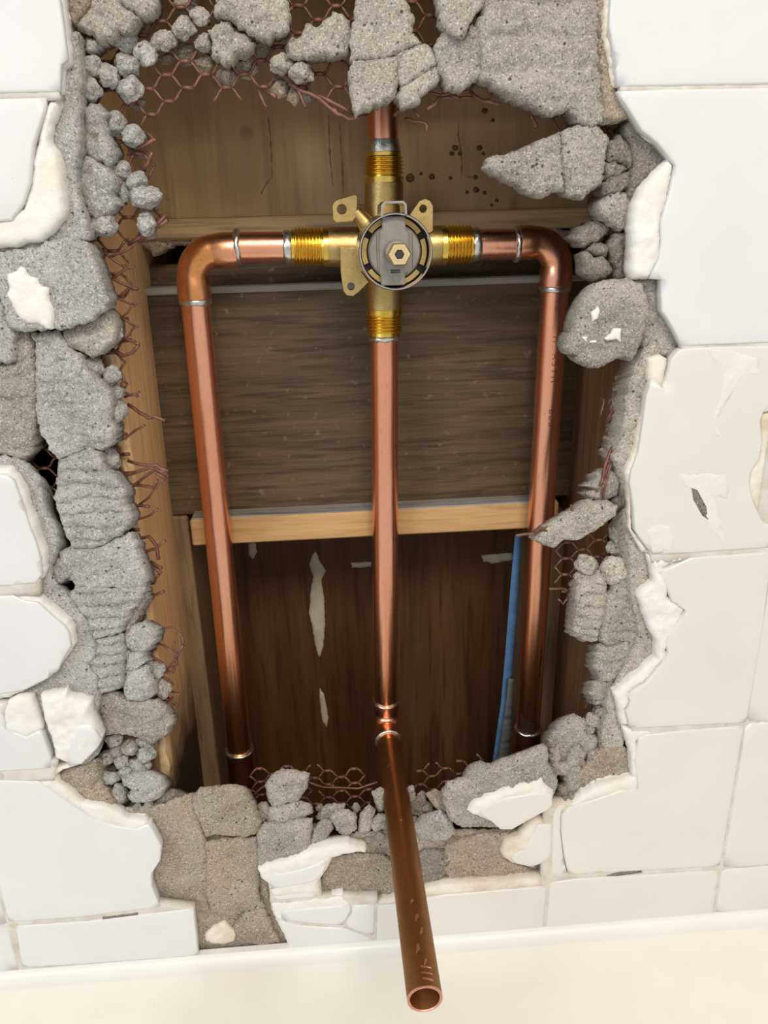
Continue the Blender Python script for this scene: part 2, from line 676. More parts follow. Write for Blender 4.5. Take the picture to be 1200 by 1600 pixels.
dk = [(7.5, DECK), (-160, DECK - 1.0)]
dk += [(-160 - 22 * math.sin(a), DECK - 23 + 22 * math.cos(a)) for a in np.linspace(0.15, math.pi / 2, 7)]
dk += [(-184, -640), (7.5, -640)]
tub = flat_edges(profile_x('bathtub_ledge', dk, -560, 560, M['tub']), 50)
tag(tub, 'cream enamel bathtub ledge running below the bottom row of tiles', 'bathtub')
ck = [(-8 + 8 * math.cos(a), DECK + 5 - 5 * math.sin(a)) for a in np.linspace(0, math.pi / 2, 8)] + [(-9.5, DECK - .15), (-9.5, DECK - 1.2), (4, DECK - 1.2), (4, DECK + 5)]
caulk = flat_edges(profile_x('trim_1', ck, -560, 560, M['caulk']), 50)
tag(caulk, 'white caulk bead between tiles and tub ledge', None, None, 'structure')


# ------------------------------------------------------------------ tiles
def zrow(k):
    return GZ0 - GP * k


def xcol(k):
    return GX0 + GP * k


def tpoly(px, Y=0.0, left=None, right=None, topz=None, botz=None):
    """frame-edge points are carried on to the tile's own grid lines outside the picture"""
    out = []
    for u, v in px:
        p = W(u, v, Y)
        x, z = p[0], p[2]
        if u <= 0 and left is not None:
            x = left
        if u >= 1200 and right is not None:
            x = right
        if v <= 0 and topz is not None:
            z = topz
        out.append((x, z))
    return out


def tile(px, mat='glaze', bisque=None, by=1.3, bH=2.6, left=None, right=None, topz=None, bm='bisque', Y=0.0, name='tile', bamp=.55):
    A = tpoly(px, Y, left, right, topz)
    t = slab(name, A, Y, 6.6, M[mat], wall, H=.8, R=1.1, s=7.0, ring=(.4, 1.2), plane='mm', jag=.15)
    for b in (bisque or []):
        B = tpoly(b, Y, left, right, topz)
        slab('broken_edge', B, Y + by, 6.0, M[bm], t, H=bH, R=4.0, amp=bamp, nsc=.14, s=1.7, plane='mm', jag=.45)
    return t


g = .7
LX = xcol(0) + g
RX3 = xcol(4) - g
# left column, top to bottom
tile([(0, 0), (93, 0), (99, 40), (105, 92), (96, 100), (93, 143), (0, 148)], left=LX, topz=zrow(-1) - g,
     bisque=[[(88, -20), (97, -20), (108, 88), (108, 96), (96, 104), (95, 146), (86, 146)]])
tile([(0, 156), (73, 152), (66, 185), (52, 225), (50, 250), (47, 285), (36, 318), (18, 345), (0, 360)], left=LX,
     bisque=[[(70, 151), (92, 147), (91, 165), (78, 198), (76, 222), (90, 240), (95, 262), (99, 300), (101, 325), (98, 342), (75, 368),
              (62, 378), (40, 380), (20, 387), (0, 392), (-60, 396), (-60, 370), (0, 355), (30, 325), (42, 285), (46, 250), (60, 190)]], bH=3.5)
tile([(0, 742), (8, 741), (22, 752), (33, 780), (46, 822), (57, 850), (64, 875), (65, 898), (56, 912), (0, 920)], left=LX,
     bisque=[[(0, 728), (12, 734), (25, 748), (38, 772), (42, 796), (52, 815), (57, 838), (68, 866), (70, 892), (64, 908), (40, 917), (0, 921), (-60, 924), (-60, 724)]])
tile([(0, 930), (20, 931), (36, 938), (58, 942), (76, 958), (100, 978), (108, 990), (111, 1010), (100, 1028), (92, 1045), (76, 1060), (40, 1078), (0, 1096)], left=LX,
     bisque=[[(0, 924), (38, 928), (60, 938), (82, 956), (104, 972), (112, 988), (115, 1012), (98, 1036), (86, 1056), (60, 1072), (20, 1092), (-60, 1120), (-60, 926)]])
tile([(0, 1104), (10, 1100), (5, 1120), (8, 1140), (40, 1152), (62, 1142), (70, 1160), (79, 1184), (79, 1201), (0, 1206)], left=LX,
     bisque=[[(2, 1112), (12, 1098), (28, 1091), (48, 1092), (56, 1112), (66, 1142), (40, 1154), (6, 1142)]], by=.5, bH=1.2)
tile([(108, 1165), (122, 1140), (138, 1130), (150, 1145), (158, 1158), (150, 1172), (128, 1194), (106, 1198)], Y=-1.5,
     bisque=[[(60, 1092), (85, 1087), (98, 1086), (101, 1079), (105, 1092), (122, 1095), (141, 1101), (141, 1116), (147, 1130), (159, 1156), (150, 1174),
              (131, 1195), (104, 1199), (84, 1188), (78, 1160), (66, 1130)]], by=.4, bH=3.0, bamp=1.1)
tile([(0, 1216), (60, 1222), (100, 1250), (140, 1278), (180, 1292), (210, 1296), (230, 1288), (240, 1300), (252, 1322), (250, 1346), (237, 1366), (237, 1385),
      (250, 1418), (130, 1433), (0, 1443)], left=LX, mat='glaze',
     bisque=[[(-60, 1211), (60, 1208), (128, 1197), (96, 1207), (84, 1216), (92, 1228), (112, 1242), (128, 1258), (160, 1262), (184, 1272), (200, 1284), (226, 1286), (234, 1292),
              (236, 1302), (205, 1302), (150, 1286), (90, 1250), (40, 1225), (-60, 1222)]], bH=1.0)
LB = [(24, 1448), (130, 1441), (250, 1427), (302, 1421), (306, 1455), (310, 1494), (150, 1506), (34, 1513)]
tile(LB)
# right column
tile([(953, 0), (1200, 0), (1200, 132), (966, 135), (959, 80), (952, 40)], right=RX3, topz=zrow(-1) - g, mat='glaze',
     bisque=[[(944, -20), (958, -20), (956, 40), (966, 100), (968, 136), (961, 132), (955, 90), (946, 50)]], bm='bisque_cream')
tile([(966, 142), (1040, 139), (1200, 138), (1200, 536), (1065, 541), (1058, 525), (1046, 503), (1034, 486), (1033, 462), (1034, 437), (1016, 436),
      (1030, 405), (1034, 380), (1034, 345), (1046, 305), (1056, 258), (1028, 224), (1003, 204), (988, 180)], right=RX3, mat='glaze',
     bisque=[[(1050, 247), (1057, 256), (1050, 300), (1037, 345), (1037, 400), (1018, 437), (990, 438), (985, 425), (989, 390), (989, 350), (992, 320), (1005, 292),
              (1022, 272), (1038, 258)]], bH=3.4, by=.6, bamp=.8)
tile([(1045, 580), (1050, 560), (1063, 546), (1085, 543), (1200, 541), (1200, 640), (1193, 645), (1189, 660), (1192, 690), (1188, 718), (1174, 738), (1172, 760),
      (1178, 785), (1192, 815), (1200, 826), (1200, 856), (1090, 864), (1020, 867), (1006, 850), (992, 830), (990, 795), (984, 755), (986, 738), (998, 705), (1004, 665), (1010, 620), (1020, 590), (1037, 608)],
     right=RX3, mat='glaze_warm_lit',
     bisque=[[(1017, 562), (1035, 556), (1047, 562), (1040, 600), (1037, 609), (1015, 597)],
             [(980, 740), (995, 700), (1004, 655), (1012, 640), (1004, 700), (990, 742), (1003, 765), (1008, 790), (995, 800), (988, 780), (990, 830), (1008, 852), (1020, 868), (1006, 866), (986, 830), (986, 790)],
             [(1187, 650), (1200, 632), (1215, 640), (1215, 850), (1196, 828), (1180, 800), (1168, 765), (1172, 735), (1186, 712)]], bH=1.8, bm='bisque_cream')
tile([(1080, 872), (1200, 863), (1192, 990), (1167, 1130), (985, 1139), (978, 1112), (985, 1095), (980, 1088), (1010, 1068), (1035, 1038), (1045, 1020), (1040, 1003), (1052, 985), (1072, 955), (1050, 940), (1042, 918), (1030, 895)],
     mat='glaze_warm_lit', right=xcol(4) - g,
     bisque=[[(1014, 870), (1085, 870), (1040, 890), (1046, 910), (1052, 906), (1046, 935), (1074, 952), (1060, 985), (1050, 1010), (1042, 1020), (1045, 1030), (1010, 1068),
              (985, 1086), (986, 1100), (980, 1110), (988, 1138), (972, 1136), (966, 1105), (961, 1088), (980, 1070), (1005, 1050), (1026, 1030), (1027, 1005), (1018, 990), (1006, 955), (998, 936), (1005, 925), (1022, 912), (1020, 890)]],
     bH=2.4, by=.5, bm='bisque', bamp=1.1)
tile([(1000, 1150), (1060, 1143), (1163, 1135), (1126, 1354), (900, 1367), (888, 1366), (882, 1340), (877, 1300), (878, 1275), (890, 1262), (925, 1252), (970, 1236), (998, 1234), (992, 1190)],
     mat='glaze_warm_lit',
     bisque=[[(975, 1141), (1060, 1140), (1020, 1150), (996, 1160), (1000, 1200), (1000, 1236), (960, 1245), (930, 1252), (905, 1262), (888, 1268), (895, 1258), (912, 1244), (940, 1230), (972, 1222), (990, 1218), (987, 1180)]], bH=1.6, by=.5)
tile([(864, 1262), (886, 1258), (877, 1275), (876, 1300), (881, 1340), (887, 1366), (860, 1373), (863, 1320)], mat='glaze_warm_lit', Y=.6,
     bisque=[[(862, 1257), (896, 1256), (888, 1270), (863, 1276)]], by=.2, bH=1.5, bm='bisque_cream')
tile([(859, 1380), (900, 1374), (1124, 1361), (1113, 1436), (853, 1455)], mat='glaze_warm_lit')
tile([(590, 1416), (640, 1412), (690, 1400), (760, 1394), (854, 1386), (849, 1456), (700, 1467), (588, 1478)], mat='glaze_warm_lit',
     bisque=[[(588, 1414), (600, 1408), (640, 1402), (680, 1388), (720, 1384), (790, 1380), (850, 1374), (855, 1380), (853, 1388), (760, 1397), (690, 1403), (588, 1420)]], bm='bisque_cream', by=.7, bH=1.6, bamp=.9)
# broken pieces over the ledge
tile([(421, 1364), (440, 1366), (470, 1360), (497, 1351), (505, 1345), (511, 1349), (505, 1366), (490, 1379), (440, 1388), (423, 1391)], Y=-1.0, mat='glaze',
     bisque=[[(402, 1364), (416, 1355), (440, 1350), (490, 1331), (515, 1324), (545, 1322), (573, 1331), (572, 1338), (556, 1337), (520, 1345), (512, 1362), (499, 1380), (503, 1400), (424, 1406), (418, 1386), (408, 1378)]], by=.8, bH=2.4)
tile([(425, 1400), (490, 1391), (499, 1402), (426, 1408)], Y=.2, mat='glaze')
tile([(438, 1424), (546, 1415), (548, 1424), (536, 1447), (470, 1442), (440, 1437)], Y=-.6, mat='glaze',
     bisque=[[(421, 1412), (500, 1405), (535, 1400), (549, 1418), (540, 1430), (450, 1438), (434, 1444), (426, 1432)]], by=.8, bH=1.6)
tile([(550, 1416), (586, 1414), (584, 1463), (560, 1456), (538, 1447), (550, 1426)], mat='glaze')
tile([(434, 1440), (470, 1447), (495, 1449), (535, 1451), (560, 1460), (584, 1468), (583, 1480), (462, 1489)], mat='glaze',
     bisque=[[(430, 1440), (440, 1438), (470, 1484), (462, 1491), (452, 1485), (442, 1462)]], by=.8, bH=1.4)
# whole tiles beyond the picture's edge
for cl in (-3, -2, -1, 4, 5, 6):
    for rw in (-2, -1, 0, 1, 2, 3, 4):
        z1, z0 = zrow(rw), max(zrow(rw + 1), DECK + 1.5)
        if rw >= -2:
            slab('tile', [(xcol(cl) + g, z0 + g), (xcol(cl + 1) - g, z0 + g), (xcol(cl + 1) - g, z1 - g), (xcol(cl) + g, z1 - g)], 0, 6.6,
                 M['glaze_warm_lit' if cl > 3 else 'glaze'], wall, H=.8, R=1.1, s=18, ring=(.4, 1.2), plane='mm')
for cl in (0, 1, 2, 3):
    slab('tile', [(xcol(cl) + g, zrow(-1) + g), (xcol(cl + 1) - g, zrow(-1) + g), (xcol(cl + 1) - g, zrow(-2) - g), (xcol(cl) + g, zrow(-2) - g)], 0, 6.6,
         M['glaze'], wall, H=.8, R=1.1, s=18, ring=(.4, 1.2), plane='mm')
# grout behind the joints
for nm, poly in (('grout', [(LX - 330, zrow(-2)), (xcol(0) + 18, zrow(-2)), (xcol(0) + 18, DECK), (LX - 330, DECK)]),
                 ('grout', [(xcol(4) - 12, zrow(-2)), (560, zrow(-2)), (560, DECK), (xcol(4) - 12, DECK)])):
    slab(nm, poly, .75, 6.0, M['grout'], wall, H=.1, R=1, amp=.2, s=6, plane='mm')
for px in ([(-60, 142), (92, 140), (94, 156), (-60, 160)], [(-60, 908), (62, 904), (62, 930), (-60, 936)], [(-60, 1196), (90, 1188), (85, 1220), (-60, 1226)],
           [(-60, 1430), (250, 1412), (304, 1418), (303, 1432), (-60, 1462)], [(8, 1440), (32, 1436), (42, 1512), (20, 1514)],
           [(968, 128), (1260, 126), (1260, 146), (970, 146)], [(1064, 532), (1260, 530), (1260, 550), (1066, 553)], [(1016, 858), (1260, 848), (1260, 872), (1018, 880)],
           [(984, 1130), (1200, 1118), (1200, 1146), (990, 1152)], [(850, 1366), (1200, 1348), (1200, 1366), (850, 1388)],
           [(850, 1262), (870, 1262), (866, 1460), (842, 1460)], [(580, 1412), (598, 1412), (596, 1480), (578, 1480)],
           [(1185, 980), (1215, 980), (1130, 1440), (1105, 1440)], [(425, 1400), (590, 1400), (590, 1480), (470, 1485)], [(420, 1385), (500, 1380), (505, 1412), (424, 1420)]):
    slab('grout', px, .8, 5.0, M['grout'], wall, H=.1, R=1, amp=.25, s=3)


for px in ([(948, 1369), (970, 1363), (1002, 1359), (1004, 1364), (965, 1369)], [(1152, 1158), (1157, 1158), (1152, 1190), (1144, 1215), (1143, 1200)], [(1141, 1215), (1146, 1214), (1140, 1232), (1137, 1232)], [(160, 1434), (215, 1427), (215, 1430), (160, 1437)]):
    slab('grout_gap', px, .2, 1.0, M['mortar_dark'], wall, H=.2, R=1, amp=.2, s=1.5)

# ------------------------------------------------------------------ mortar still on the wall
def grow(px, e=2.0):
    """push an outline out by e pixels"""
    A = np.array(px, float)
    t = np.roll(A, -1, 0) - np.roll(A, 1, 0)
    nr = np.stack([t[:, 1], -t[:, 0]], 1) / np.maximum(np.hypot(t[:, 0], t[:, 1]), 1e-6)[:, None]
    ar = np.sum(A[:, 0] * np.roll(A[:, 1], -1) - np.roll(A[:, 0], -1) * A[:, 1])
    return A + nr * (e if ar > 0 else -e)


def lean(px, T):
    """lower pieces slope down towards their backs"""
    z = W(*np.mean(np.array(px, float), 0), 10)[2]
    return T * min(.85, max(0., -z / 400.))


def mch(px, Y, T=16, mat='mortar', H=4.0, R=6.0, amp=1.3, ridge=None, s=1.4, jag=1.1, nsc=.12, tilt=(0, 0), parent=None, name='mortar_chunk', taper=.08):
    H, R = H * .62, R * .5
    return slab(name, grow(px), Y, T, M[mat], parent or wall, H=H, R=R, drop=lean(px, T), amp=amp * .9, ridge=ridge, s=s * .72, jag=jag, nsc=nsc, tilt=tilt, taper=taper)


BED = dict(H=2.2, R=4.0, amp=.9, s=2.2, name='mortar_bed')
# left beds
mch([(93, 100), (108, 92), (108, 45), (120, 50), (122, 120), (124, 170), (124, 235), (116, 262), (119, 300), (132, 350), (138, 374), (100, 376), (60, 390), (10, 398), (-60, 400), (-60, 340), (60, 330),
     (90, 300), (92, 250), (76, 230), (72, 208), (84, 180), (92, 150)], 6.5, 20, 'mortar_cool', **BED)
mch([(-60, 690), (8, 715), (36, 722), (57, 742), (62, 765), (68, 790), (80, 815), (88, 830), (88, 852), (80, 872), (76, 896), (86, 916), (104, 932), (122, 955), (138, 980), (146, 1005),
     (148, 1025), (134, 1040), (150, 1060), (153, 1090), (150, 1130), (158, 1150), (150, 1180), (140, 1195), (-60, 1200)], 7.0, 20, 'mortar_cool', **BED)
# bottom beds
mch([(84, 1216), (98, 1206), (130, 1196), (150, 1190), (155, 1220), (168, 1242), (188, 1264), (236, 1266), (300, 1242), (318, 1312), (324, 1330), (322, 1380), (324, 1425), (300, 1430), (225, 1425), (150, 1300)],
    7.0, 22, 'mortar_tan', **BED)
mch([(322, 1318), (350, 1313), (400, 1312), (404, 1340), (402, 1400), (412, 1420), (408, 1424), (385, 1425), (350, 1432), (330, 1428), (323, 1400)], 6.0, 22, 'mortar_tan', **BED)
mch([(300, 1425), (330, 1430), (352, 1434), (370, 1448), (368, 1462), (395, 1478), (440, 1484), (455, 1490), (316, 1497), (306, 1460)], 7.5, 20, 'mortar_tan', **BED)
mch([(366, 1446), (385, 1428), (412, 1424), (420, 1440), (428, 1458), (440, 1474), (412, 1478), (390, 1474), (368, 1464)], 5.0, 20, 'mortar_tan', H=2.5, R=5, amp=.9)
mch([(400, 1352), (440, 1350), (500, 1320), (560, 1304), (640, 1300), (705, 1300), (860, 1300), (864, 1370), (780, 1388), (680, 1398), (600, 1418), (540, 1420), (430, 1430), (408, 1400)], 9.5, 20, 'mortar_tan', H=2.5, R=5, amp=1.6, s=2.0, name='mortar_bed')
mch([(515, 1345), (560, 1338), (600, 1340), (625, 1360), (640, 1395), (600, 1412), (555, 1413), (530, 1402), (500, 1392), (505, 1372)], 5.5, 14, 'mortar_tan', H=3, R=8, amp=1.4)
mch([(640, 1350), (665, 1330), (700, 1335), (705, 1350), (690, 1375), (650, 1385)], 6.5, 14, 'mortar_dark', H=3, R=8, amp=1.2)
mch([(700, 1320), (760, 1305), (800, 1306), (788, 1325), (790, 1345), (830, 1362), (850, 1372), (790, 1378), (710, 1380), (690, 1360)], 6.5, 14, 'mortar_tan', H=3, R=8, amp=1.2)
# right beds
mch([(937, -40), (952, -40), (950, 50), (958, 90), (966, 140), (985, 182), (965, 186), (948, 186), (946, 140), (940, 80)], 5.0, 20, 'mortar_tan', **BED)
mch([(984, 190), (990, 186), (1004, 204), (1030, 226), (1056, 256), (1030, 275), (1012, 290), (1000, 312), (988, 304), (985, 288), (996, 268), (994, 240), (982, 206)], 7.5, 22, 'mortar_dark', **BED)
mch([(985, 436), (1036, 432), (1038, 487), (1052, 505), (1060, 530), (1061, 552), (1045, 560), (1030, 556), (1025, 530), (1008, 545), (1006, 500), (1016, 470)], 7.0, 20, 'mortar', **BED)
mch([(988, 600), (994, 578), (1008, 548), (1024, 534), (1036, 545), (1032, 565), (1018, 600), (1008, 650), (992, 712), (983, 745), (986, 780), (974, 752), (963, 716), (975, 680), (980, 640)], 5.5, 24, 'mortar_warm', H=4, R=7, amp=1.2)
mch([(976, 752), (984, 742), (992, 790), (992, 830), (1008, 852), (1022, 872), (1022, 892), (1004, 922), (1010, 955), (1020, 985), (1030, 1008), (1028, 1032), (1004, 1052), (985, 1066), (964, 1088),
     (968, 1112), (975, 1140), (975, 1170), (942, 1168), (942, 1150), (950, 1115), (952, 1085), (968, 1060), (990, 1020), (1000, 992), (1000, 975), (990, 945), (986, 900), (984, 860), (976, 800), (984, 790)], 6.5, 22, 'mortar_warm', **BED)
mch([(1150, 640), (1260, 600), (1260, 860), (1150, 860)], 4.6, 6, 'mortar', **BED)

# top-left cluster
mch([(98, -30), (140, -30), (136, 8), (122, 26), (112, 40), (104, 30)], 11, 14, 'mortar_tan')
mch([(136, -30), (178, -30), (184, 6), (200, 16), (212, 26), (206, 44), (194, 48), (182, 44), (175, 60), (154, 64), (142, 50), (116, 42), (122, 26), (136, 8)], 13, 16, 'mortar_warm', H=6, R=10, amp=2.6, nsc=.16)
mch([(176, -30), (242, -30), (243, 10), (234, 22), (214, 28), (206, 16), (186, 6)], 16, 14, 'mortar_warm', H=5, R=9, amp=2)
mch([(132, 58), (152, 64), (155, 72), (140, 84), (131, 78)], 17, 12, 'mortar_cool')
mch([(126, 168), (150, 160), (166, 178), (160, 196), (172, 224), (177, 252), (168, 262), (150, 250), (131, 236), (126, 200)], 14, 16, 'mortar_cool', H=6, R=10, amp=2.4, nsc=.16)
mch([(117, 246), (136, 244), (164, 262), (181, 284), (175, 302), (182, 318), (165, 338), (145, 346), (130, 322), (122, 290)], 13, 16, 'mortar_cool', H=6, R=10, amp=2.4, nsc=.16)
# left cracked column
J = mch([(-40, 398), (50, 389), (85, 376), (110, 372), (136, 381), (141, 396), (155, 430), (163, 455), (168, 470), (164, 482), (150, 491), (140, 502), (100, 513), (40, 517), (16, 513), (11, 500), (0, 468), (-40, 440)],
        2.5, 24, 'mortar_cool', H=2.6, R=5, amp=.7, s=1.8)
slab('plaster_patch', [(9, 430), (24, 424), (35, 414), (40, 426), (56, 436), (62, 446), (76, 450), (75, 466), (83, 482), (82, 513), (70, 514), (58, 504), (40, 504), (24, 492), (16, 474), (10, 462), (14, 446)],
     1.2, 2.5, M['bisque'], J, H=1.2, R=3, amp=.7, s=1.6, jag=.6)
mch([(-40, 455), (4, 478), (11, 502), (18, 518), (19, 548), (20, 562), (-40, 580)], 5, 20, 'mortar_cool', H=4, R=8)
mch([(18, 520), (44, 520), (50, 545), (52, 566), (20, 570), (0, 572), (0, 566), (22, 556)], 11, 18, 'mortar', H=4)
mch([(92, 517), (140, 504), (150, 494), (164, 484), (172, 492), (178, 502), (180, 526), (170, 540), (158, 552), (140, 560), (120, 548), (106, 544)], 11, 18, 'mortar_warm', H=5, R=9, amp=2.2, nsc=.15)
mch([(48, 522), (88, 518), (104, 545), (122, 556), (128, 574), (152, 596), (170, 612), (173, 640), (170, 655), (178, 680), (177, 694), (156, 706), (140, 702), (110, 712), (90, 722), (76, 706), (64, 684), (56, 664), (53, 610), (55, 560)],
    9, 20, 'mortar_cool', H=5, R=9, amp=2.2, ridge=(1.0, 9.5, .2), s=1.5)
mch([(90, 722), (112, 712), (142, 702), (155, 712), (160, 730), (180, 746), (195, 770), (193, 788), (201, 800), (206, 818), (192, 834), (170, 848), (140, 858), (110, 856), (103, 840), (92, 812), (84, 780), (88, 750)],
    8, 20, 'mortar_cool', H=5, R=9, amp=1.4, ridge=(2.4, 7.2, .35), s=1.4)
mch([(-40, 575), (20, 570), (50, 558), (53, 600), (51, 660), (49, 706), (36, 722), (10, 714), (-40, 700)], 9, 18, 'mortar', H=4, R=8, amp=1.8, ridge=(.8, 9, .1))
mch([(80, 896), (92, 868), (108, 858), (140, 858), (172, 850), (204, 836), (211, 850), (214, 868), (226, 894), (229, 908), (224, 920), (170, 922), (118, 919), (104, 904), (90, 918)], 9, 20, 'mortar_cool', H=5, R=9, amp=1.8, s=1.5)
mch([(116, 920), (170, 922), (225, 921), (218, 942), (205, 956), (195, 972), (186, 992), (146, 1000), (136, 972), (118, 950), (106, 932)], 8, 20, 'mortar_cool', H=4, R=8, amp=1.2, ridge=(2.4, 7.0, .1), s=1.4)
mch([(206, 958), (222, 926), (232, 930), (226, 944), (210, 972), (196, 992), (190, 990)], 14, 12, 'mortar', H=4)
mch([(190, 998), (205, 982), (225, 974), (243, 988), (241, 1010), (226, 1022), (202, 1019), (192, 1010)], 12, 16, 'mortar_cool', H=6, R=9, amp=1.8)
mch([(146, 1002), (190, 994), (192, 1020), (192, 1050), (190, 1076), (155, 1086), (140, 1060), (136, 1034)], 9, 18, 'mortar_cool', H=4, R=8, amp=1.2, ridge=(2.2, 7.0, .3), s=1.4)
mch([(194, 1022), (222, 1022), (228, 1034), (214, 1048), (196, 1054)], 12, 16, 'mortar_cool', H=5)
mch([(194, 1056), (214, 1049), (230, 1046), (238, 1062), (243, 1085), (230, 1098), (196, 1098), (190, 1076)], 11, 16, 'mortar_cool', H=6, R=9, amp=1.8)
mch([(150, 1094), (172, 1086), (200, 1100), (244, 1100), (262, 1116), (269, 1134), (256, 1154), (236, 1166), (216, 1156), (196, 1150), (166, 1152), (155, 1140)], 12, 16, 'mortar', H=6, R=10, amp=2.2, s=1.5)
mch([(88, 1216), (120, 1204), (150, 1190), (154, 1214), (140, 1236), (164, 1236), (180, 1258), (150, 1258), (112, 1240)], 5.2, 16, 'mortar_tan', H=3, R=6, amp=1.5)

# top centre and right
mch([(332, -30), (442, -30), (453, 22), (446, 48), (420, 57), (396, 54), (372, 40), (356, 26), (336, 22)], 14, 16, 'mortar_warm', H=6, R=10, amp=1.8)
mch([(325, 46), (345, 28), (360, 32), (364, 50), (380, 50), (396, 66), (386, 80), (370, 84), (360, 96), (345, 98), (331, 84), (333, 62)], 17, 14, 'mortar_warm', H=6, R=9, amp=2.2)
mch([(448, 86), (455, 66), (468, 58), (478, 36), (494, 40), (510, 30), (520, 19), (534, 19), (546, 40), (548, 64), (540, 84), (515, 88), (488, 86), (468, 94)], 16, 14, 'mortar_warm', H=5, R=9, amp=1.8)
mch([(562, -30), (624, -30), (640, 15), (647, 24), (643, 50), (660, 64), (630, 78), (600, 90), (551, 93), (548, 60), (556, 20)], 11, 20, 'mortar_warm', H=4, R=7, amp=1.2)
mch([(551, 94), (600, 91), (621, 82), (622, 124), (616, 152), (598, 158), (556, 178), (552, 156), (545, 120)], 11, 20, 'mortar_warm', H=4, R=7, amp=1.2)
mch([(623, 82), (640, 74), (662, 67), (678, 78), (683, 100), (656, 118), (627, 134), (622, 126)], 11.5, 20, 'mortar_warm', H=4, R=7, amp=1.2)
mch([(619, 150), (630, 134), (656, 119), (683, 102), (690, 122), (672, 138), (656, 150), (653, 162), (630, 167)], 12.5, 18, 'mortar_warm', H=4, R=7, amp=1.2)
mch([(680, -30), (770, -30), (748, 16), (740, 22), (732, 40), (722, 58), (712, 54), (696, 44), (688, 26)], 5, 14, 'mortar_warm', H=3, R=7, amp=.8)
mch([(682, 72), (692, 50), (706, 46), (726, 58), (740, 34), (751, 46), (754, 90), (751, 120), (730, 132), (722, 140), (702, 136), (688, 112)], 10, 18, 'mortar', H=4, R=7, amp=1.2)
mch([(752, -30), (946, -30), (942, 60), (945, 110), (950, 150), (960, 175), (956, 190), (912, 194), (900, 172), (886, 172), (866, 180), (850, 172), (810, 155), (782, 140), (754, 121), (753, 60), (746, 34), (758, 10)],
    8, 22, 'mortar', H=5, R=9, amp=1.5, ridge=(1.6, 12.5, .4), s=1.6)
mch([(895, 172), (912, 168), (950, 160), (968, 170), (990, 184), (958, 190), (930, 196), (912, 194)], 7, 18, 'mortar', H=4, R=7)
# right wedge and the lumps behind it
mch([(762, 262), (764, 248), (776, 243), (792, 243), (824, 230), (878, 206), (881, 230), (883, 298), (860, 300), (848, 309), (832, 304), (812, 288), (780, 274)], 9, 18, 'mortar', H=6, R=10, amp=1.6)
mch([(881, 206), (905, 195), (932, 195), (951, 210), (952, 224), (947, 250), (944, 286), (926, 296), (912, 311), (892, 306), (885, 296)], 8, 18, 'mortar', H=5, R=9, amp=1.6)
mch([(953, 224), (972, 212), (988, 226), (994, 250), (986, 262), (970, 252), (953, 250)], 10, 18, 'mortar_dark', H=4, R=7)
mch([(947, 254), (964, 252), (984, 264), (970, 272), (947, 279)], 11, 16, 'mortar_dark', H=4, R=6)
mch([(944, 287), (960, 278), (990, 268), (994, 276), (984, 292), (962, 300), (948, 305)], 10, 16, 'mortar_dark', H=4, R=6)
mch([(985, 290), (992, 262), (1006, 252), (1022, 268), (1004, 292), (996, 310)], 7, 16, 'mortar_dark', H=3, R=6)
mch([(938, 326), (950, 306), (972, 296), (994, 306), (992, 340), (988, 362), (968, 357), (946, 344)], 10, 18, 'mortar', H=6, R=9, amp=1.5)
mch([(898, 372), (908, 360), (930, 348), (946, 345), (958, 356), (952, 366), (930, 382), (910, 385)], 17, 16, 'mortar_dark', H=6, R=8, amp=1.5)
mch([(955, 382), (966, 366), (990, 362), (990, 400), (988, 436), (966, 438), (962, 408)], 13, 16, 'mortar_dark', H=5, R=7, amp=1.5)
mch([(1006, 545), (1018, 530), (1030, 536), (1036, 552), (1024, 566), (1000, 582), (994, 572)], 9, 16, 'mortar', H=3, R=6)
# right lower mortar
mch([(907, 908), (920, 912), (938, 896), (950, 914), (949, 938), (945, 962), (938, 984), (936, 1004), (916, 1004), (898, 996), (900, 958)], 12, 16, 'mortar_warm', H=5, R=8, amp=1.4, ridge=(1.9, 6.5, .1), s=1.4)
mch([(950, 936), (964, 915), (978, 898), (986, 892), (989, 930), (1004, 962), (1002, 985), (990, 1008), (975, 1004), (955, 1012), (940, 1004), (946, 962)], 11, 16, 'mortar', H=4, R=8, amp=1.3, ridge=(1.0, 7, .3), s=1.5)
mch([(936, 1010), (956, 1014), (984, 1006), (990, 1024), (974, 1046), (962, 1068), (942, 1068), (930, 1044)], 11, 16, 'mortar', H=5, R=8, amp=1.3, ridge=(1.0, 7, .0))
mch([(925, 1086), (930, 1070), (944, 1066), (962, 1070), (956, 1086), (952, 1100), (932, 1104)], 12, 16, 'mortar', H=5, R=8)
mch([(986, 996), (998, 988), (1004, 1000), (994, 1018), (988, 1012)], 10, 14, 'mortar', H=4)
mch([(940, 1168), (946, 1142), (960, 1120), (972, 1140), (976, 1168), (960, 1176)], 9, 18, 'mortar', H=3, R=6)
mch([(932, 1182), (948, 1166), (976, 1168), (990, 1184), (993, 1214), (962, 1224), (924, 1240), (894, 1256), (866, 1260), (880, 1232), (905, 1212)], 7, 20, 'mortar_tan', H=4, R=8, amp=1.3, nsc=.22, s=1.4)
mch([(858, 1172), (866, 1150), (880, 1132), (900, 1122), (916, 1130), (922, 1146), (936, 1160), (934, 1178), (896, 1192), (870, 1200)], 11, 18, 'mortar', H=6, R=12, amp=1.2, nsc=.08)
mch([(862, 1176), (872, 1168), (876, 1186), (874, 1196), (888, 1196), (894, 1176), (906, 1168), (916, 1180), (912, 1196), (896, 1200), (886, 1214), (870, 1214), (862, 1204)], 7, 16, 'mortar', H=4, R=6, amp=1)
mch([(885, 1218), (892, 1200), (906, 1200), (912, 1214), (904, 1236), (888, 1240)], 7, 14, 'mortar', H=4, R=6)
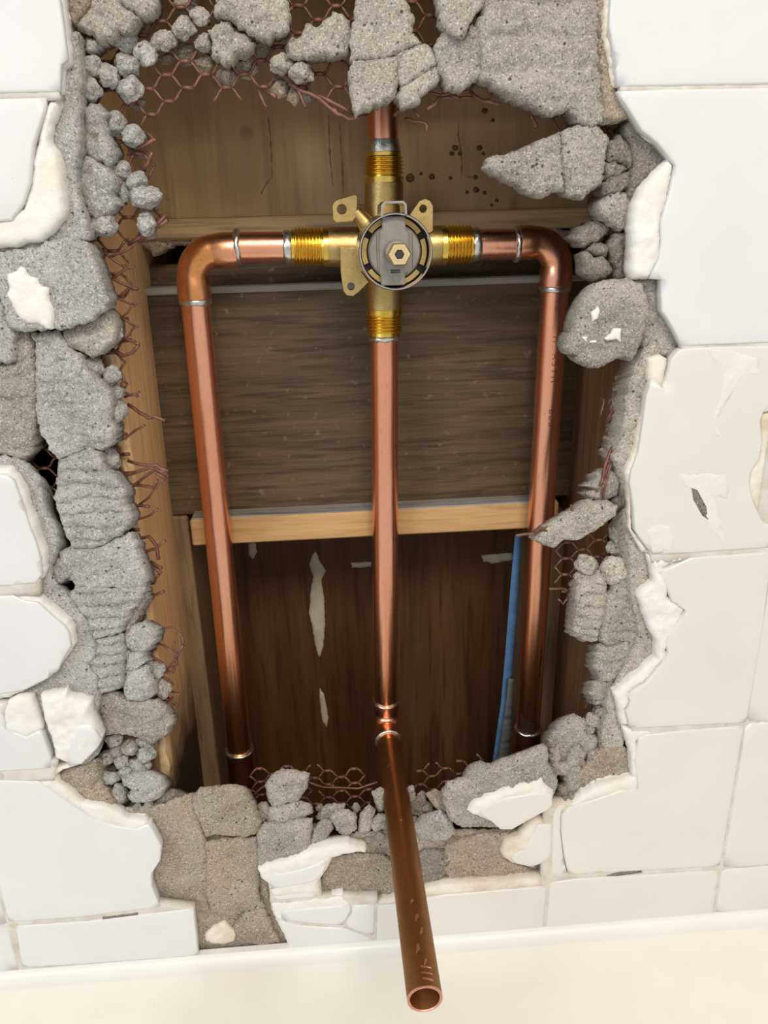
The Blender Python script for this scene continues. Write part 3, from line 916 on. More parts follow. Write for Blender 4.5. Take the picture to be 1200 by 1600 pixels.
mch([(918, 1200), (924, 1178), (938, 1176), (938, 1196), (928, 1214), (916, 1212)], 8, 14, 'mortar', H=4, R=5)

# ------------------------------------------------------------------ framing inside the wall
x0 = W(172, 400, 34)[0]
stud = box('wall_stud', (0, 1), (34, 205), (-640, 330), M['stud'], None, 3.0, top=(-137, -99), bottom=(-150, -112), seg=3)
tag(stud, 'pale pine wall stud on the left of the opening, charred near its foot', 'stud')
ev = []
for k in range(40):
    z = 10 - k * 9.2
    t = (z + 640) / 970
    xe = -112 + (13) * t
    ev.append((xe - 6 - 2.5 * rng.uniform(), z))
left_edge = ev
right_edge = [(-112 + 13 * ((z + 640) / 970) - 1.2 - 2.2 * rng.uniform(), z - 2) for _, z in ev[::-1]]
slab('split_edge', [(x, z) for x, z in left_edge + right_edge], 33.2, 1.0, M['stud_edge'], stud, H=.6, R=1.6, amp=.5, s=2.2, plane='mm', nsc=.2)
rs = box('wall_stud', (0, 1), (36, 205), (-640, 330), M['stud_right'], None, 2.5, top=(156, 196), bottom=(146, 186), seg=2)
tag(rs, 'dark brown wall stud on the right of the opening', 'stud')

# board stack behind the valve, read from the photograph's edges
YB = 112
ztop = W(560, 336, YB)[2]
tb = box('upper_board', (-140, 195), (YB + 4, 140), (ztop, 330), M['top_board'], None, 1)
tag(tb, 'tan stained board behind the top pipe, spotted with dark drips', 'board')
for u_, v_, r_ in ((711, 231, 5), (706, 240, 4), (719, 240, 4), (749, 231, 4.5), (675, 276, 5), (641, 278, 7), (757, 173, 5), (770, 188, 3.5), (743, 277, 4), (744, 297, 5), (757, 301, 3.5), (776, 313, 3.5), (704, 278, 3), (658, 271, 3), (755, 240, 3), (730, 300, 3), (768, 320, 2.5)):
    slab('drip_spot', [(u_ + r_ * math.cos(q) * rng.uniform(.85, 1.1), v_ + r_ * math.sin(q) * rng.uniform(.85, 1.1)) for q in np.linspace(0, 2 * math.pi, 10)[:-1]], YB + 3.7, .5, M['drip'], tb, H=.1, R=.6, s=1.2)
for run in ([(717, 190), (716, 210), (719, 232), (722, 252), (721, 270), (732, 276), (744, 276)], [(419, 182), (422, 210), (424, 240), (425, 275), (414, 290), (408, 302)], [(513, 180), (514, 210), (516, 250), (520, 290)], [(531, 190), (533, 240), (537, 300)], [(560, 320), (600, 318)]):
    lft = [(u_ - rng.uniform(.5, 1.2), v_) for u_, v_ in run]
    rgt = [(u_ + rng.uniform(.5, 1.2), v_ + 1) for u_, v_ in run[::-1]]
    slab('drip_run', lft + rgt, YB + 3.7, .4, M['run'], tb, H=.1, R=.4, s=1.2, jag=.45)
zl0, zl1 = W(560, 366, YB - 4)[2], W(560, 334, YB - 4)[2]
lip = box('nailing_strip', (-120, 172), (YB - 5, 125), (zl0, zl1), M['lip_board'], None, 1.0)
tag(lip, 'narrow tan wood strip below the upper board, behind the valve', 'wood strip')
zg1 = W(560, 404, YB + 14)[2]
bg_ = box('backing_board', (-130, 185), (YB + 14, YB + 26), (W(560, 452, YB)[2] - 8, zg1), M['dark_board'], None, 1.0)
tag(bg_, 'dark board set back in the slot between strip and wide board', 'board')
zt = W(560, 442, YB)[2]
zb = W(560, 792, YB)[2]
db = box('blocking_board', (-122, 172), (YB, 140), (zb, zt), M['dark_board'], None, 1.2)
tag(db, 'wide dark weathered board behind the three vertical copper pipes', 'board')
de = box('dusty_edge', (-122, 172), (YB - 2.2, YB + 12), (zt - 3.2, zt + 1.2), M['dusty'], db, .8)
# lump of mortar squeezed in the gap
mg = mch([(215, 380), (222, 370), (250, 368), (300, 366), (322, 368), (310, 384), (290, 380), (262, 386), (240, 398), (228, 388)], YB - 2, 14, 'mortar_tan', H=4, R=6, amp=1.6, s=1.4, parent=lip, name='mortar_smear')
mch([(846, 360), (870, 352), (892, 362), (888, 392), (872, 404), (856, 384)], YB - 4, 12, 'mortar_dark', H=5, R=6, amp=1.6, s=1.6, parent=lip, name='mortar_smear')
# cleat
zc1, zc0 = W(560, 800, YB - 14)[2], W(560, 840, YB - 14)[2]
xc0, xc1 = W(297, 820, YB - 14)[0], W(872, 815, YB - 14)[0]
cl = box('cleat', (xc0, xc1), (YB - 14, 142), (zc0, zc1), M['cleat'], None, 1.0)
tag(cl, 'light pine cleat under the wide dark board', 'wood strip')
box('dusty_top', (xc0 + 1, xc1 - 1), (YB - 13, YB + 1), (zc1 - .5, zc1 + .8), M['dusty'], cl, .4)
# posts and plywood below
pl = box('side_post', (-126, W(304, 900, YB)[0]), (YB, 206), (-640, W(300, 806, YB)[2]), M['post'], None, 1.5, seg=2)
tag(pl, 'rough old wood post beside the pale stud, below the cleat', 'post')
pr_ = box('side_post', (W(848, 1000, YB)[0], 190), (YB + 2, 206), (-640, W(860, 806, YB)[2]), M['post'], None, 1.5, seg=2)
tag(pr_, 'brown wood post behind the right vertical copper pipe', 'post')
ply = box('plywood_panel', (-560, 560), (205, 218), (-640, 330), M['ply'], None, 1)
tag(ply, 'reddish stained plywood panel deep in the bottom of the opening', 'plywood')
for px in ([(487, 868), (483, 884), (490, 900), (486, 916), (483, 958), (488, 980), (492, 1005), (498, 1028), (501, 1024), (505, 1010), (508, 975), (506, 930), (502, 906), (510, 892), (500, 878), (494, 862)],
           [(500, 1075), (506, 1085), (513, 1120), (511, 1138), (504, 1128), (499, 1096)], [(388, 850), (398, 848), (402, 862), (396, 874), (388, 868)],
           [(548, 880), (580, 878), (580, 886), (550, 888)], [(752, 868), (800, 864), (802, 876), (770, 880), (756, 878)]):
    slab('paint_drip', px, 204.6, .8, M['paint'], ply, H=.3, R=1.5, amp=.2, s=2.5, jag=.7)
bt = slab('blue_strip', [(805, 836), (815, 836), (808, 960), (800, 1062), (793, 1062), (790, 1110), (777, 1192), (770, 1192), (783, 1100), (790, 1020), (797, 930)], 150, 1.2, M['blue'], None, H=.3, R=1, s=4)  # thin flat slab in one blue, slanting left and narrowing downwards
tag(bt, 'blue strip hanging upright on the far edge beside the right pipe', 'tape')
gp = slab('grey_strip', [(795, 1062), (803, 1062), (796, 1192), (778, 1192), (790, 1110)], 149, 2.5, M['dusty'], None, H=.3, R=1, s=4)
tag(gp, 'pale grey strip hanging below the blue strip beside the right pipe', 'strip')
for nm, xs in (('light_stop_left', (-560, -520)), ('light_stop_right', (520, 560))):  # unseen end blocks, added so light enters the cavity only through the hole
    e = box(nm, xs, (35, 205), (-640, 330), M['stud_right'], None, 1)
    tag(e, 'unseen block added to keep light out at the %s end of the wall framing' % ('left' if xs[0] < 0 else 'right'), None, None, 'structure')
for nm, zs in (('light_stop_top', (330, 370)), ('light_stop_bottom', (-680, -640))):  # unseen plates added above and below to seal the cavity against light
    e = box(nm, (-560, 560), (8, 218), zs, M['stud_right'], None, 1)
    tag(e, 'unseen %s plate added to keep light out of the wall framing' % ('top' if zs[0] > 0 else 'bottom'), None, None, 'structure')

# ------------------------------------------------------------------ plumbing: valve and copper pipes
YP = 85
plumb = empty('shower_plumbing', W(602, 1130, YP), 'brass shower mixing valve with copper supply, riser and spout pipes soldered on', 'plumbing')
PR = 7.95


def pipe(p0, p1, mat, name='copper_pipe', r=PR, n=40, label=None):
    L = np.linalg.norm(np.array(p1) - np.array(p0))
    k = max(2, int(L / 12))
    prof = [(L * i / k, r) for i in range(k + 1)]
    o = lathe(name, p0, p1, prof, M[mat], plumb, n)
    if label:
        o['label'] = label
    return o


def solder(p, d, r, par, w=2.0, mat='solder', wob=.35):
    d = np.array(d, float)
    d /= np.linalg.norm(d)
    p = np.array(p, float)
    prof = []
    for i in range(9):
        a = math.pi * i / 8
        prof.append((w * (1 - math.cos(a)) / 2, r - .5 + math.sin(a) * 1.15))
    v, f = lathe_geo(p - d * w / 2, p + d * w / 2, prof, 40)
    v = [x + wob * noise.noise(Vector((x * .35).tolist())) * d * 2.2 for x in map(np.array, v)]
    return make('solder_ring', v, f, M['solder'], par)


def elbow(corner, d1, d2, L1, L2, rb, par_mat, r=9.1):
    """sockets along d1 and d2 from the corner, bend radius rb; returns the part"""
    c, d1, d2 = np.array(corner, float), np.array(d1, float), np.array(d2, float)
    d1 /= np.linalg.norm(d1)
    d2 /= np.linalg.norm(d2)
    path, rad = [], []
    for t in (L1, L1 - .01, L1 - .8, rb + (L1 - rb) * .5, rb + 2.2):
        path.append(c + d1 * t)
        rad.append(r if t < L1 - .02 else r - .5)
    rad[1] = r - .15
    cen = c + (d1 + d2) * rb
    for i in range(11):
        a = (math.pi / 2) * i / 10
        path.append(cen - d2 * rb * math.cos(a) - d1 * rb * math.sin(a))
        rad.append(r - .55)
    for t in (rb + 2.2, rb + (L2 - rb) * .5, L2 - .8, L2 - .01, L2):
        path.append(c + d2 * t)
        rad.append(r)
    rad[-2] = r - .15
    rad[-1] = r - .5
    v, f = tube_geo(path, rad, 36)
    return make('elbow', v, f, M[par_mat], plumb)


V0 = W(599, 386, YP)                      # centre of the valve body
ax = W(618.5, 394, 22) - V0
AX = ax / np.linalg.norm(ax)
AL = np.linalg.norm(ax)
body = lathe('valve_body', V0 - AX * 10, V0 + AX * (AL - 12), [(0, 11), (2, 13.5), (8, 14.5), (30, 14.6), (AL - 6, 14.2), (AL - 2, 13.5)], M['brass'], plumb, 40)
body['label'] = 'cast brass mixing valve body with threaded ends'


def arm(px_end_body, px_thread_end, px_solder, cen=None, rb=10.2, rt=10.6):
    """a brass arm of the body with its threaded end"""
    c = V0 if cen is None else cen
    e1 = W(*px_end_body, YP)
    e2 = W(*px_thread_end, YP)
    L1 = np.linalg.norm(e1 - c)
    lathe('body_arm', c, e1, [(0, rb + .6), (L1 * .6, rb + .3), (L1 - .6, rb), (L1, rb - .6)], M['brass'], body, 32)
    d = (e2 - e1) / np.linalg.norm(e2 - e1)
    L = np.linalg.norm(e2 - e1)
    prof = [(-.5, rt - .4), (2.2, rt - .2), (2.4, rt - 1.1), (3.2, rt - 1.2)]
    t, pitch = 3.2, 1.81
    while t + pitch < L - .6:
        k = .35 * t / L
        prof += [(t + .15, rt - 1.25 - k), (t + pitch * .45, rt - k), (t + pitch * .6, rt - k), (t + pitch, rt - 1.25 - k)]
        t += pitch
    prof += [(L - .2, rt - 1.3), (L, rt - 2.0)]
    lathe('threaded_end', e1, e2, prof, M['brass_thread'], body, 40)
    return e2, d


aL, dL = arm((512, 386), (456, 386), None)
aR, dR = arm((690, 383.5), (737, 382), None)
aU, dU = arm((600, 284), (599, 238), None)
aD, dD = arm((600, 484), (600.5, 524), None)

# ears
for pts, hc, hr, Yk in (([(520, 343), (519, 320), (524, 313), (556, 303), (559, 306), (558, 338), (552, 346), (524, 348)], (534, 327), 2.6, 70),
                    ([(640, 336), (655, 314), (664, 310), (672, 313), (677, 322), (677, 362), (664, 370)], (661, 326), 2.0, 62),
                    ([(531, 385), (560, 386), (566, 425), (577, 440), (560, 457), (552, 463), (542, 462), (536, 455), (532, 425)], (548.5, 447.5), 2.0, 62)):
    A = np.array([W(u, v, Yk)[[0, 2]] for u, v in pts])
    hcx, hcz = W(*hc, Yk)[[0, 2]]
    A = resample(A, 2.0, 0, 0)
    ang0 = np.arctan2(A[:, 1] - hcz, A[:, 0] - hcx)
    inn = np.stack([hcx + hr * np.cos(ang0), hcz + hr * np.sin(ang0)], 1)
    bev_o = A + (np.array([hcx, hcz]) - A) * .05
    n = len(A)
    v = []
    for (x, z), (bx_, bz_), (ix, iz) in zip(A, bev_o, inn):
        v += [(x, Yk + 4, z), (x, Yk + .6, z), (bx_, Yk, bz_), (ix, Yk, iz), (ix, Yk + 4, iz)]
    f = []
    for i in range(n):
        j = (i + 1) % n
        for k in range(5):
            k2 = (k + 1) % 5
            f.append((i * 5 + k, j * 5 + k, j * 5 + k2, i * 5 + k2))
    flat_edges(make('mounting_ear', v, f, M['brass'], body), 30)
    # boss joining the ear to the body
for px, Yk in (((556, 330), 73), ((662, 356), 66), ((556, 410), 66)):
    p = W(*px, Yk)
    lathe('ear_web', p, V0 + AX * (85 - Yk), [(0, 3.2), (8, 4.5), (14, 6)], M['brass'], body, 16)

# guard ring: open steel sleeve at the front of the valve
RC = V0 + AX * AL
ro, ri = 17.4, 16.4
RL = 26
ring = lathe('guard_ring', RC - AX * RL, RC, [(0, ri), (0, ro), (RL - .4, ro), (RL, ro - .3), (RL, ri + .1), (RL - .5, ri), (6, ri), (5, 14), (5, 2)], M['steel'], plumb, 56)
ring['label'] = 'bright steel guard sleeve around the cartridge'
# tab at the top of the sleeve
ez = np.array([0, 0, 1.])
ez = ez - AX * np.dot(ez, AX)
ez /= np.linalg.norm(ez)
ex = np.cross(ez, -AX)
ex = ex if ex[0] > 0 else -ex


def vp(a, b, t):
    """point on the valve front: a right, b up (mm), t along the axis back from the ring's lip"""
    return RC + ex * a + ez * b - AX * t


tabv, tabf = [], []
prof2 = [(-6.6, 15.6), (-6.3, 20.6), (-4.8, 22.2), (4.0, 22.2), (5.4, 20.8), (5.6, 15.9)]
inn2 = [(-5.6, 15.4), (-5.4, 20.2), (-4.3, 21.2), (3.5, 21.2), (4.5, 20.2), (4.7, 15.7)]
for (a, b), (c_, d_) in zip(prof2, inn2):
    tabv += [vp(a, b, 0), vp(c_, d_, 0), vp(c_, d_, 20), vp(a, b, 20)]
for i in range(5):
    for k in range(4):
        k2 = (k + 1) % 4
        tabf.append((i * 4 + k, i * 4 + k2, (i + 1) * 4 + k2, (i + 1) * 4 + k))
tabf += [(0, 1, 2, 3), (20, 23, 22, 21)]
make('ring_tab', tabv, tabf, M['steel'], ring, False)
# cartridge
cart = lathe('cartridge', RC - AX * 14, RC - AX * 5.5, [(0, 12.6), (7.4, 12.6), (8.5, 11.8)], M['plastic'], plumb, 48)
cart['label'] = 'grey plastic valve cartridge with brass stem'
# dark seat with brass segments
lathe('seat', RC - AX * 15, RC - AX * 11.5, [(0, 16.3), (3.5, 16.3)], M['plastic_dark'], cart, 48)
for k in range(6):
    a0 = math.radians(k * 60 + 34)
    a1 = a0 + math.radians(47)
    sv, sf = [], []
    m_ = 9
    for i in range(m_ + 1):
        a = a0 + (a1 - a0) * i / m_
        for r_, t in ((13.3, 7.0), (15.6, 7.0), (15.6, 10.8), (13.3, 10.8)):
            sv.append(vp(r_ * math.cos(a), r_ * math.sin(a), t))
    for i in range(m_):
        for q in range(4):
            q2 = (q + 1) % 4
            sf.append((i * 4 + q, i * 4 + q2, (i + 1) * 4 + q2, (i + 1) * 4 + q))
    sf += [(0, 1, 2, 3), tuple(m_ * 4 + q for q in (3, 2, 1, 0))]
    make('brass_segment', sv, sf, M['brass'], cart, False)


def vprism(name, outline, t0, t1, mat, par):
    n = len(outline)
    v = [vp(a, b, t0) for a, b in outline] + [vp(a, b, t1) for a, b in outline]
    f = [tuple(range(n)), tuple(range(2 * n - 1, n - 1, -1))] + [(i, (i + 1) % n, n + (i + 1) % n, n + i) for i in range(n)]
    o = make(name, v, f, mat, par, False)
    bm = bmesh.new()
    bm.from_mesh(o.data)
    bmesh.ops.bevel(bm, geom=list(bm.edges), offset=.0004, segments=2, affect='EDGES')
    bm.to_mesh(o.data)
    bm.free()
    return o


vprism('cover_plate', [(-5.8, 15.6), (5.0, 15.6), (5.2, 9.0), (6.4, 9.0), (6.4, -9.4), (4.6, -9.6), (4.6, -15.2), (-6.8, -15.2), (-6.8, -10.4), (-7.6, -10.0), (-7.0, 9.6), (-5.8, 10)], 3.5, 9, M['plastic'], cart)
for s_ in (-1, 1):
    vprism('slot', [(s_ * 8.0, -8.5), (s_ * 8.9, -8.0), (s_ * 8.9, 8.0), (s_ * 8.0, 8.5)], 5.2, 6.2, M['plastic_dark'], cart)
st = lathe('stem_base', RC - AX * 6, RC + AX * 4.0, [(0, 5.6), (8, 5.4), (10, 5.0)], M['plastic'], cart, 28)
SB = RC + ex * .6 - ez * .6
hexo = [(4.7 * math.cos(math.radians(60 * k + 30)), 4.7 * math.sin(math.radians(60 * k + 30))) for k in range(6)]
v, f = lathe_geo(SB + AX * 2, SB + AX * 10, [(0, 5.5), (7.2, 5.5), (8, 5.0), (8, 2.3), (7.4, 1.8), (2, 1.8)], 6)
stem = flat_edges(make('stem', v, f, M['brass_pale'], cart), 20)
lathe('stem_bore', SB + AX * 8.0, SB + AX * 10.02, [(0, 1.7), (2.0, 1.7)], M['plastic_dark'], cart, 20)
lathe('moulded_mark', vp(.6, -12.0, 3.5), vp(.6, -12.0, 3.2), [(0, 1.7), (.3, 1.6)], M['plastic'], cart, 20)
for k in range(2):
    vprism('moulded_mark', [(-2.4, -8.2 - k * .9), (2.2, -8.2 - k * .9), (2.2, -8.5 - k * .9), (-2.4, -8.5 - k * .9)], 3.3, 3.7, M['plastic_dark'], cart)

# copper: top riser
lathe('solder_cup', aU, W(598.5, 222, YP), [(0, 9.0), (2, 9.1), (6.0, 8.3)], M['solder'], plumb, 36)
p_t = W(598.5, 226, YP)
pipe(p_t, (p_t[0] - .5, YP, 300), 'copper', label='short copper riser above the valve')
# left arm
cL = np.array([W(306, 470, YP)[0], YP, V0[2] + .4])
sL = W(371, 386, YP)
eL = elbow(cL, aL - cL, W(374, 1172, YP) - cL, np.linalg.norm(sL - cL), 24.5, 13, 'copper_fitting')
dAL = (aL - cL) / np.linalg.norm(aL - cL)
dVL = (W(374, 1172, YP) - cL) / np.linalg.norm(W(374, 1172, YP) - cL)
pipe(aL + dAL * 1, sL - dAL * 8, 'copper')
solder(aL - dAL * 2.0, dAL, 8.3, plumb, 4.6)
solder(sL + dAL * .4, dAL, 8.9, eL, 3.0)
bL = W(374, 1172, YP)
pipe(cL + dVL * 14, bL, 'copper', label='left copper pipe dropping from the elbow')
solder(cL + dVL * 25.6, dVL, 8.3, eL, 4.2)
solder(bL, dVL, 9.2, plumb, 2.4)
lathe('coupling', bL, bL + dVL * 34, [(0, 9.0), (20, 9.0), (21, 9.3), (24, 9.3), (25, 8.0), (34, 8.0)], M['copper_dark'], plumb, 36)
pipe(bL + dVL * 30, bL + dVL * 260, 'copper_dark')
# right arm
cR = np.array([W(867, 470, YP)[0], YP, aR[2] + .2])
sR = W(808, 382, YP)
bR = W(825, 1138, YP)
dAR = (aR - cR) / np.linalg.norm(aR - cR)
dVR = (bR - cR) / np.linalg.norm(bR - cR)
eR = elbow(cR, aR - cR, bR - cR, np.linalg.norm(sR - cR), 24.0, 13, 'copper_fitting')
pipe(aR + dAR * 1, sR - dAR * 8, 'copper')
solder(aR - dAR * 2.0, dAR, 8.3, plumb, 5.0)
solder(sR + dAR * .4, dAR, 8.9, eR, 3.0)
pR = pipe(cR + dVR * 14, bR, 'copper', label='right copper pipe with stamped lettering')
solder(cR + dVR * 25.0, dVR, 8.3, eR, 3.6)
solder(bR, dVR, 9.0, plumb, 2.0)
lathe('coupling', bR, bR + dVR * 40, [(0, 8.8), (36, 8.8), (40, 8.0)], M['copper_dark'], plumb, 36)
pipe(bR + dVR * 36, bR + dVR * 260, 'copper_dark')
# spout drop
ZS = -323.0
tipY = -115.5
tip = W(664, 1562, tipY)
cS = np.array([W(603, 1120, YP)[0], YP, tip[2] + .5])
dS = tip - cS
dS /= np.linalg.norm(dS)
dM = (aD - cS) / np.linalg.norm(aD - cS)
eS = elbow(cS, dM, dS, 19, 19, 11.5, 'copper_fitting', 9.0)
pipe(aD + np.array([0, 0, 1.]), cS + dM * 12, 'copper', label='middle copper pipe running down to the spout elbow')
solder(aD - np.array([0, 0, 1.4]), (0, 0, 1), 8.5, plumb, 3.0)
solder(cS + dM * 19.4, dM, 8.4, eS, 1.0)
solder(cS + dS * 19.4, dS, 8.8, eS, 2.0)
# spout stub: open pipe
L = np.linalg.norm(tip - (cS + dS * 12))
k = 14
prof = [(L * i / k, PR) for i in range(k)] + [(L - .5, PR), (L, PR - .45), (L, PR - .9), (L - .5, PR - 1.25), (L - 90, PR - 1.25), (L - 91, .5)]
sp = lathe('spout_pipe', cS + dS * 12, tip, prof, M['copper_brown'], plumb, 48)
sp['label'] = 'brown tarnished copper stub pointing out of the wall, open at its end'
lathe('cut_rim', tip - dS * .6, tip + dS * .12, [(0, PR - 1.1), (.0, PR + .06), (.45, PR + .03), (.72, PR - .5), (.72, PR - .85), (.3, PR - 1.3), (0, PR - 1.3), (0, PR - 1.1)], M['copper_spot'], sp, 48, False)
sleeve = lathe('clean_band', cS + dS * 20.5, cS + dS * 25.5, [(0, PR + .03), (5, PR + .05)], M['copper_fitting'], sp, 40)


def on_pipe(name, P0, d, r, pts, mat, par, up):
    """small patch wrapped on a pipe: pts (mm along, mm across)"""
    d = np.array(d) / np.linalg.norm(d)
    e1 = np.array(up, float) - d * np.dot(up, d)
    e1 /= np.linalg.norm(e1)
    e2 = np.cross(d, e1)
    A = resample(np.array(pts, float), .8, .25, len(pts))
    c = A.mean(0)
    vv, ff = [], []
    for k_, sc_ in enumerate((1, .66, .33)):
        for p in A:
            q = c + (p - c) * sc_
            a = q[1] / r
            vv.append(np.array(P0) + d * q[0] + (r + .08) * (math.cos(a) * e1 + math.sin(a) * e2))
    n = len(A)
    a = c[1] / r
    vv.append(np.array(P0) + d * c[0] + (r + .08) * (math.cos(a) * e1 + math.sin(a) * e2))
    for k_ in range(2):
        for i in range(n):
            j = (i + 1) % n
            ff.append((k_ * n + i, k_ * n + j, (k_ + 1) * n + j, (k_ + 1) * n + i))
    for i in range(n):
        ff.append((2 * n + i, 2 * n + (i + 1) % n, 3 * n))
    return make(name, vv, ff, M[mat], par)


upS = -FW
for t, a, l, w in ((40, 1.2, 7, 4.5), (88, -1.6, 6, 1.4), (143, -1.0, 7, 1.8), (152, -2.6, 6, 2.6), (160, -3.6, 7, 1.5), (170, -.6, 8, 2.4), (176, -3.4, 7, 1.6)):
    pts = [(t + l * .4 * math.cos(q) * rng.uniform(.4, 1.1), a + w * .4 * math.sin(q) * rng.uniform(.4, 1.2) + .1 * (l * math.cos(q))) for q in np.linspace(0, 2 * math.pi, 11)[:-1]]
    on_pipe('scratch', cS + dS * 12, dS, PR, pts, 'copper_spot', sp, upS)
for t in (181, 184, 187):
    on_pipe('scratch', cS + dS * 12, dS, PR, [(t - 3, -1), (t - 2.4, -6), (t - 1.4, -6), (t - 2, -1)], 'copper_spot', sp, upS)
# dark run down the right pipe
dd = dVR
Lr = np.linalg.norm(bR - cR)
on_pipe('flux_run', cR, dVR, PR, [(Lr - 72, -4.2), (Lr - 60, -5.4), (Lr - 28, -4.4), (Lr - 25, -3.4), (Lr - 28, -2.4), (Lr - 50, -3.2)], 'black', pR, upS)
on_pipe('flux_run', cR, dVR, PR, [(Lr - 18, 8), (Lr - 12, 3), (Lr - 9, -3), (Lr - 11, -8), (Lr - 1, -8), (Lr - 1, 8)], 'black', pR, upS)

# stamped lettering on the right pipe (reads downwards)


def stamp(txt, t0, size, space=1.0):
    cu = bpy.data.curves.new('stamp', 'FONT')
    cu.body = txt
    cu.size = size
    cu.space_character = space
    cu.offset = -.03
    to = bpy.data.objects.new('stamp_tmp', cu)
    COL.objects.link(to)
    me = bpy.data.meshes.new_from_object(to)
    bpy.data.objects.remove(to)
    bm = bmesh.new()
    bm.from_mesh(me)
    bmesh.ops.subdivide_edges(bm, edges=list(bm.edges), cuts=1)
    bm.to_mesh(me)
    bm.free()
    d = dVR
    e1 = upS - d * np.dot(upS, d)
    e1 /= np.linalg.norm(e1)
    e2 = np.cross(d, e1)
    if e2[0] < 0:
        e2 = -e2
    vv = []
    for vtx in me.vertices:
        a = (vtx.co.y - size * .35 + .9) / PR
        vv.append(cR + d * (t0 + vtx.co.x) + (PR + .07) * (math.cos(a) * e1 + math.sin(a) * e2))
    ff = [tuple(p.vertices) for p in me.polygons]
    bpy.data.meshes.remove(me)
    o = make('stamped_lettering', vv, ff, M['ink'], pR)
    o['label'] = 'dark stamped lettering reading down the pipe'


stamp('FL', 31, 4.6, 1.5)
stamp('H', 50, 5.4, 1.2)
stamp('ASTM', 60, 5.0, 1.55)
stamp('B88', 92, 5.0, 1.5)

# ------------------------------------------------------------------ wire lath
YL = 29.0
a_ = W(233, 140, YL)
PX = abs(W(293, 138, YL)[0] - a_[0])
PZ = abs(W(264, 160, YL)[2] - a_[2])


def add_tube(V, F, path, r, n=5):
    v, f = tube_geo(path, r, n, True)
    b = len(V)
    V += [tuple(x) for x in v]
    F += [tuple(b + i for i in q) for q in f]


def lath(masks, label, strands=(), keep=1.0, seed=1, Y=YL, parent=None, warp=1.0):
    rr = random.Random(seed)
    V, F = [], []
    polys = [np.array([W(u, v, Y)[[0, 2]] for u, v in m]) for m in masks]

    def ok(x, z):
        return any(inside(np.array([[x, z]]), p)[0] for p in polys)

    def wp(x, z):
        nx = noise.noise(Vector((x * .03, z * .03, seed))) * 1.3 * warp
        nz = noise.noise(Vector((x * .03 + 9, z * .03, seed))) * 1.3 * warp
        ny = noise.noise(Vector((x * .025, z * .025 + 5, seed))) * 2.5 * warp
        return np.array([x + nx, Y + ny, z + nz])
    lo = np.min([p.min(0) for p in polys], 0)
    hi = np.max([p.max(0) for p in polys], 0)
    j0, j1 = int((lo[1] - a_[2]) / PZ) - 2, int((hi[1] - a_[2]) / PZ) + 2
    i0, i1 = int((lo[0] - a_[0]) / PX) - 2, int((hi[0] - a_[0]) / PX) + 2
    hb = 2.0
    for j in range(j0, j1):
        for i in range(i0, i1):
            x = a_[0] + i * PX + (PX / 2 if j % 2 else 0)
            z = a_[2] + j * PZ
            if ok(x, z) and rr.random() < keep:
                add_tube(V, F, [wp(x - hb, z), wp(x, z) + np.array([0, -.25, .1]), wp(x + hb, z)], .95, 6)
            for sx in (-1, 1):
                xa, xb = x + sx * hb, x + sx * (PX / 2 - hb)
                za, zb = z, z + PZ
                xm, zm = (xa + xb) / 2, (za + zb) / 2
                if ok(xm, zm) and rr.random() < keep:
                    m1 = wp(xa + (xb - xa) * .35, za + PZ * .3)
                    m2 = wp(xa + (xb - xa) * .65, za + PZ * .7)
                    add_tube(V, F, [wp(xa, za), m1, m2, wp(xb, zb)], .62, 5)
    for s_ in strands:
        pts = [W(u, v, yy) for u, v, yy in s_]
        # smooth a little
        P = []
        for i in range(len(pts) - 1):
            P += [pts[i], pts[i] * .5 + pts[i + 1] * .5 + np.array([rr.uniform(-.5, .5), 0, rr.uniform(-.5, .5)])]
        P.append(pts[-1])
        add_tube(V, F, P, rr.uniform(.55, .95), 6)
    o = make('wire_lath', V, F, M['wire'], parent)
    tag(o, label, 'wire mesh')
    return o


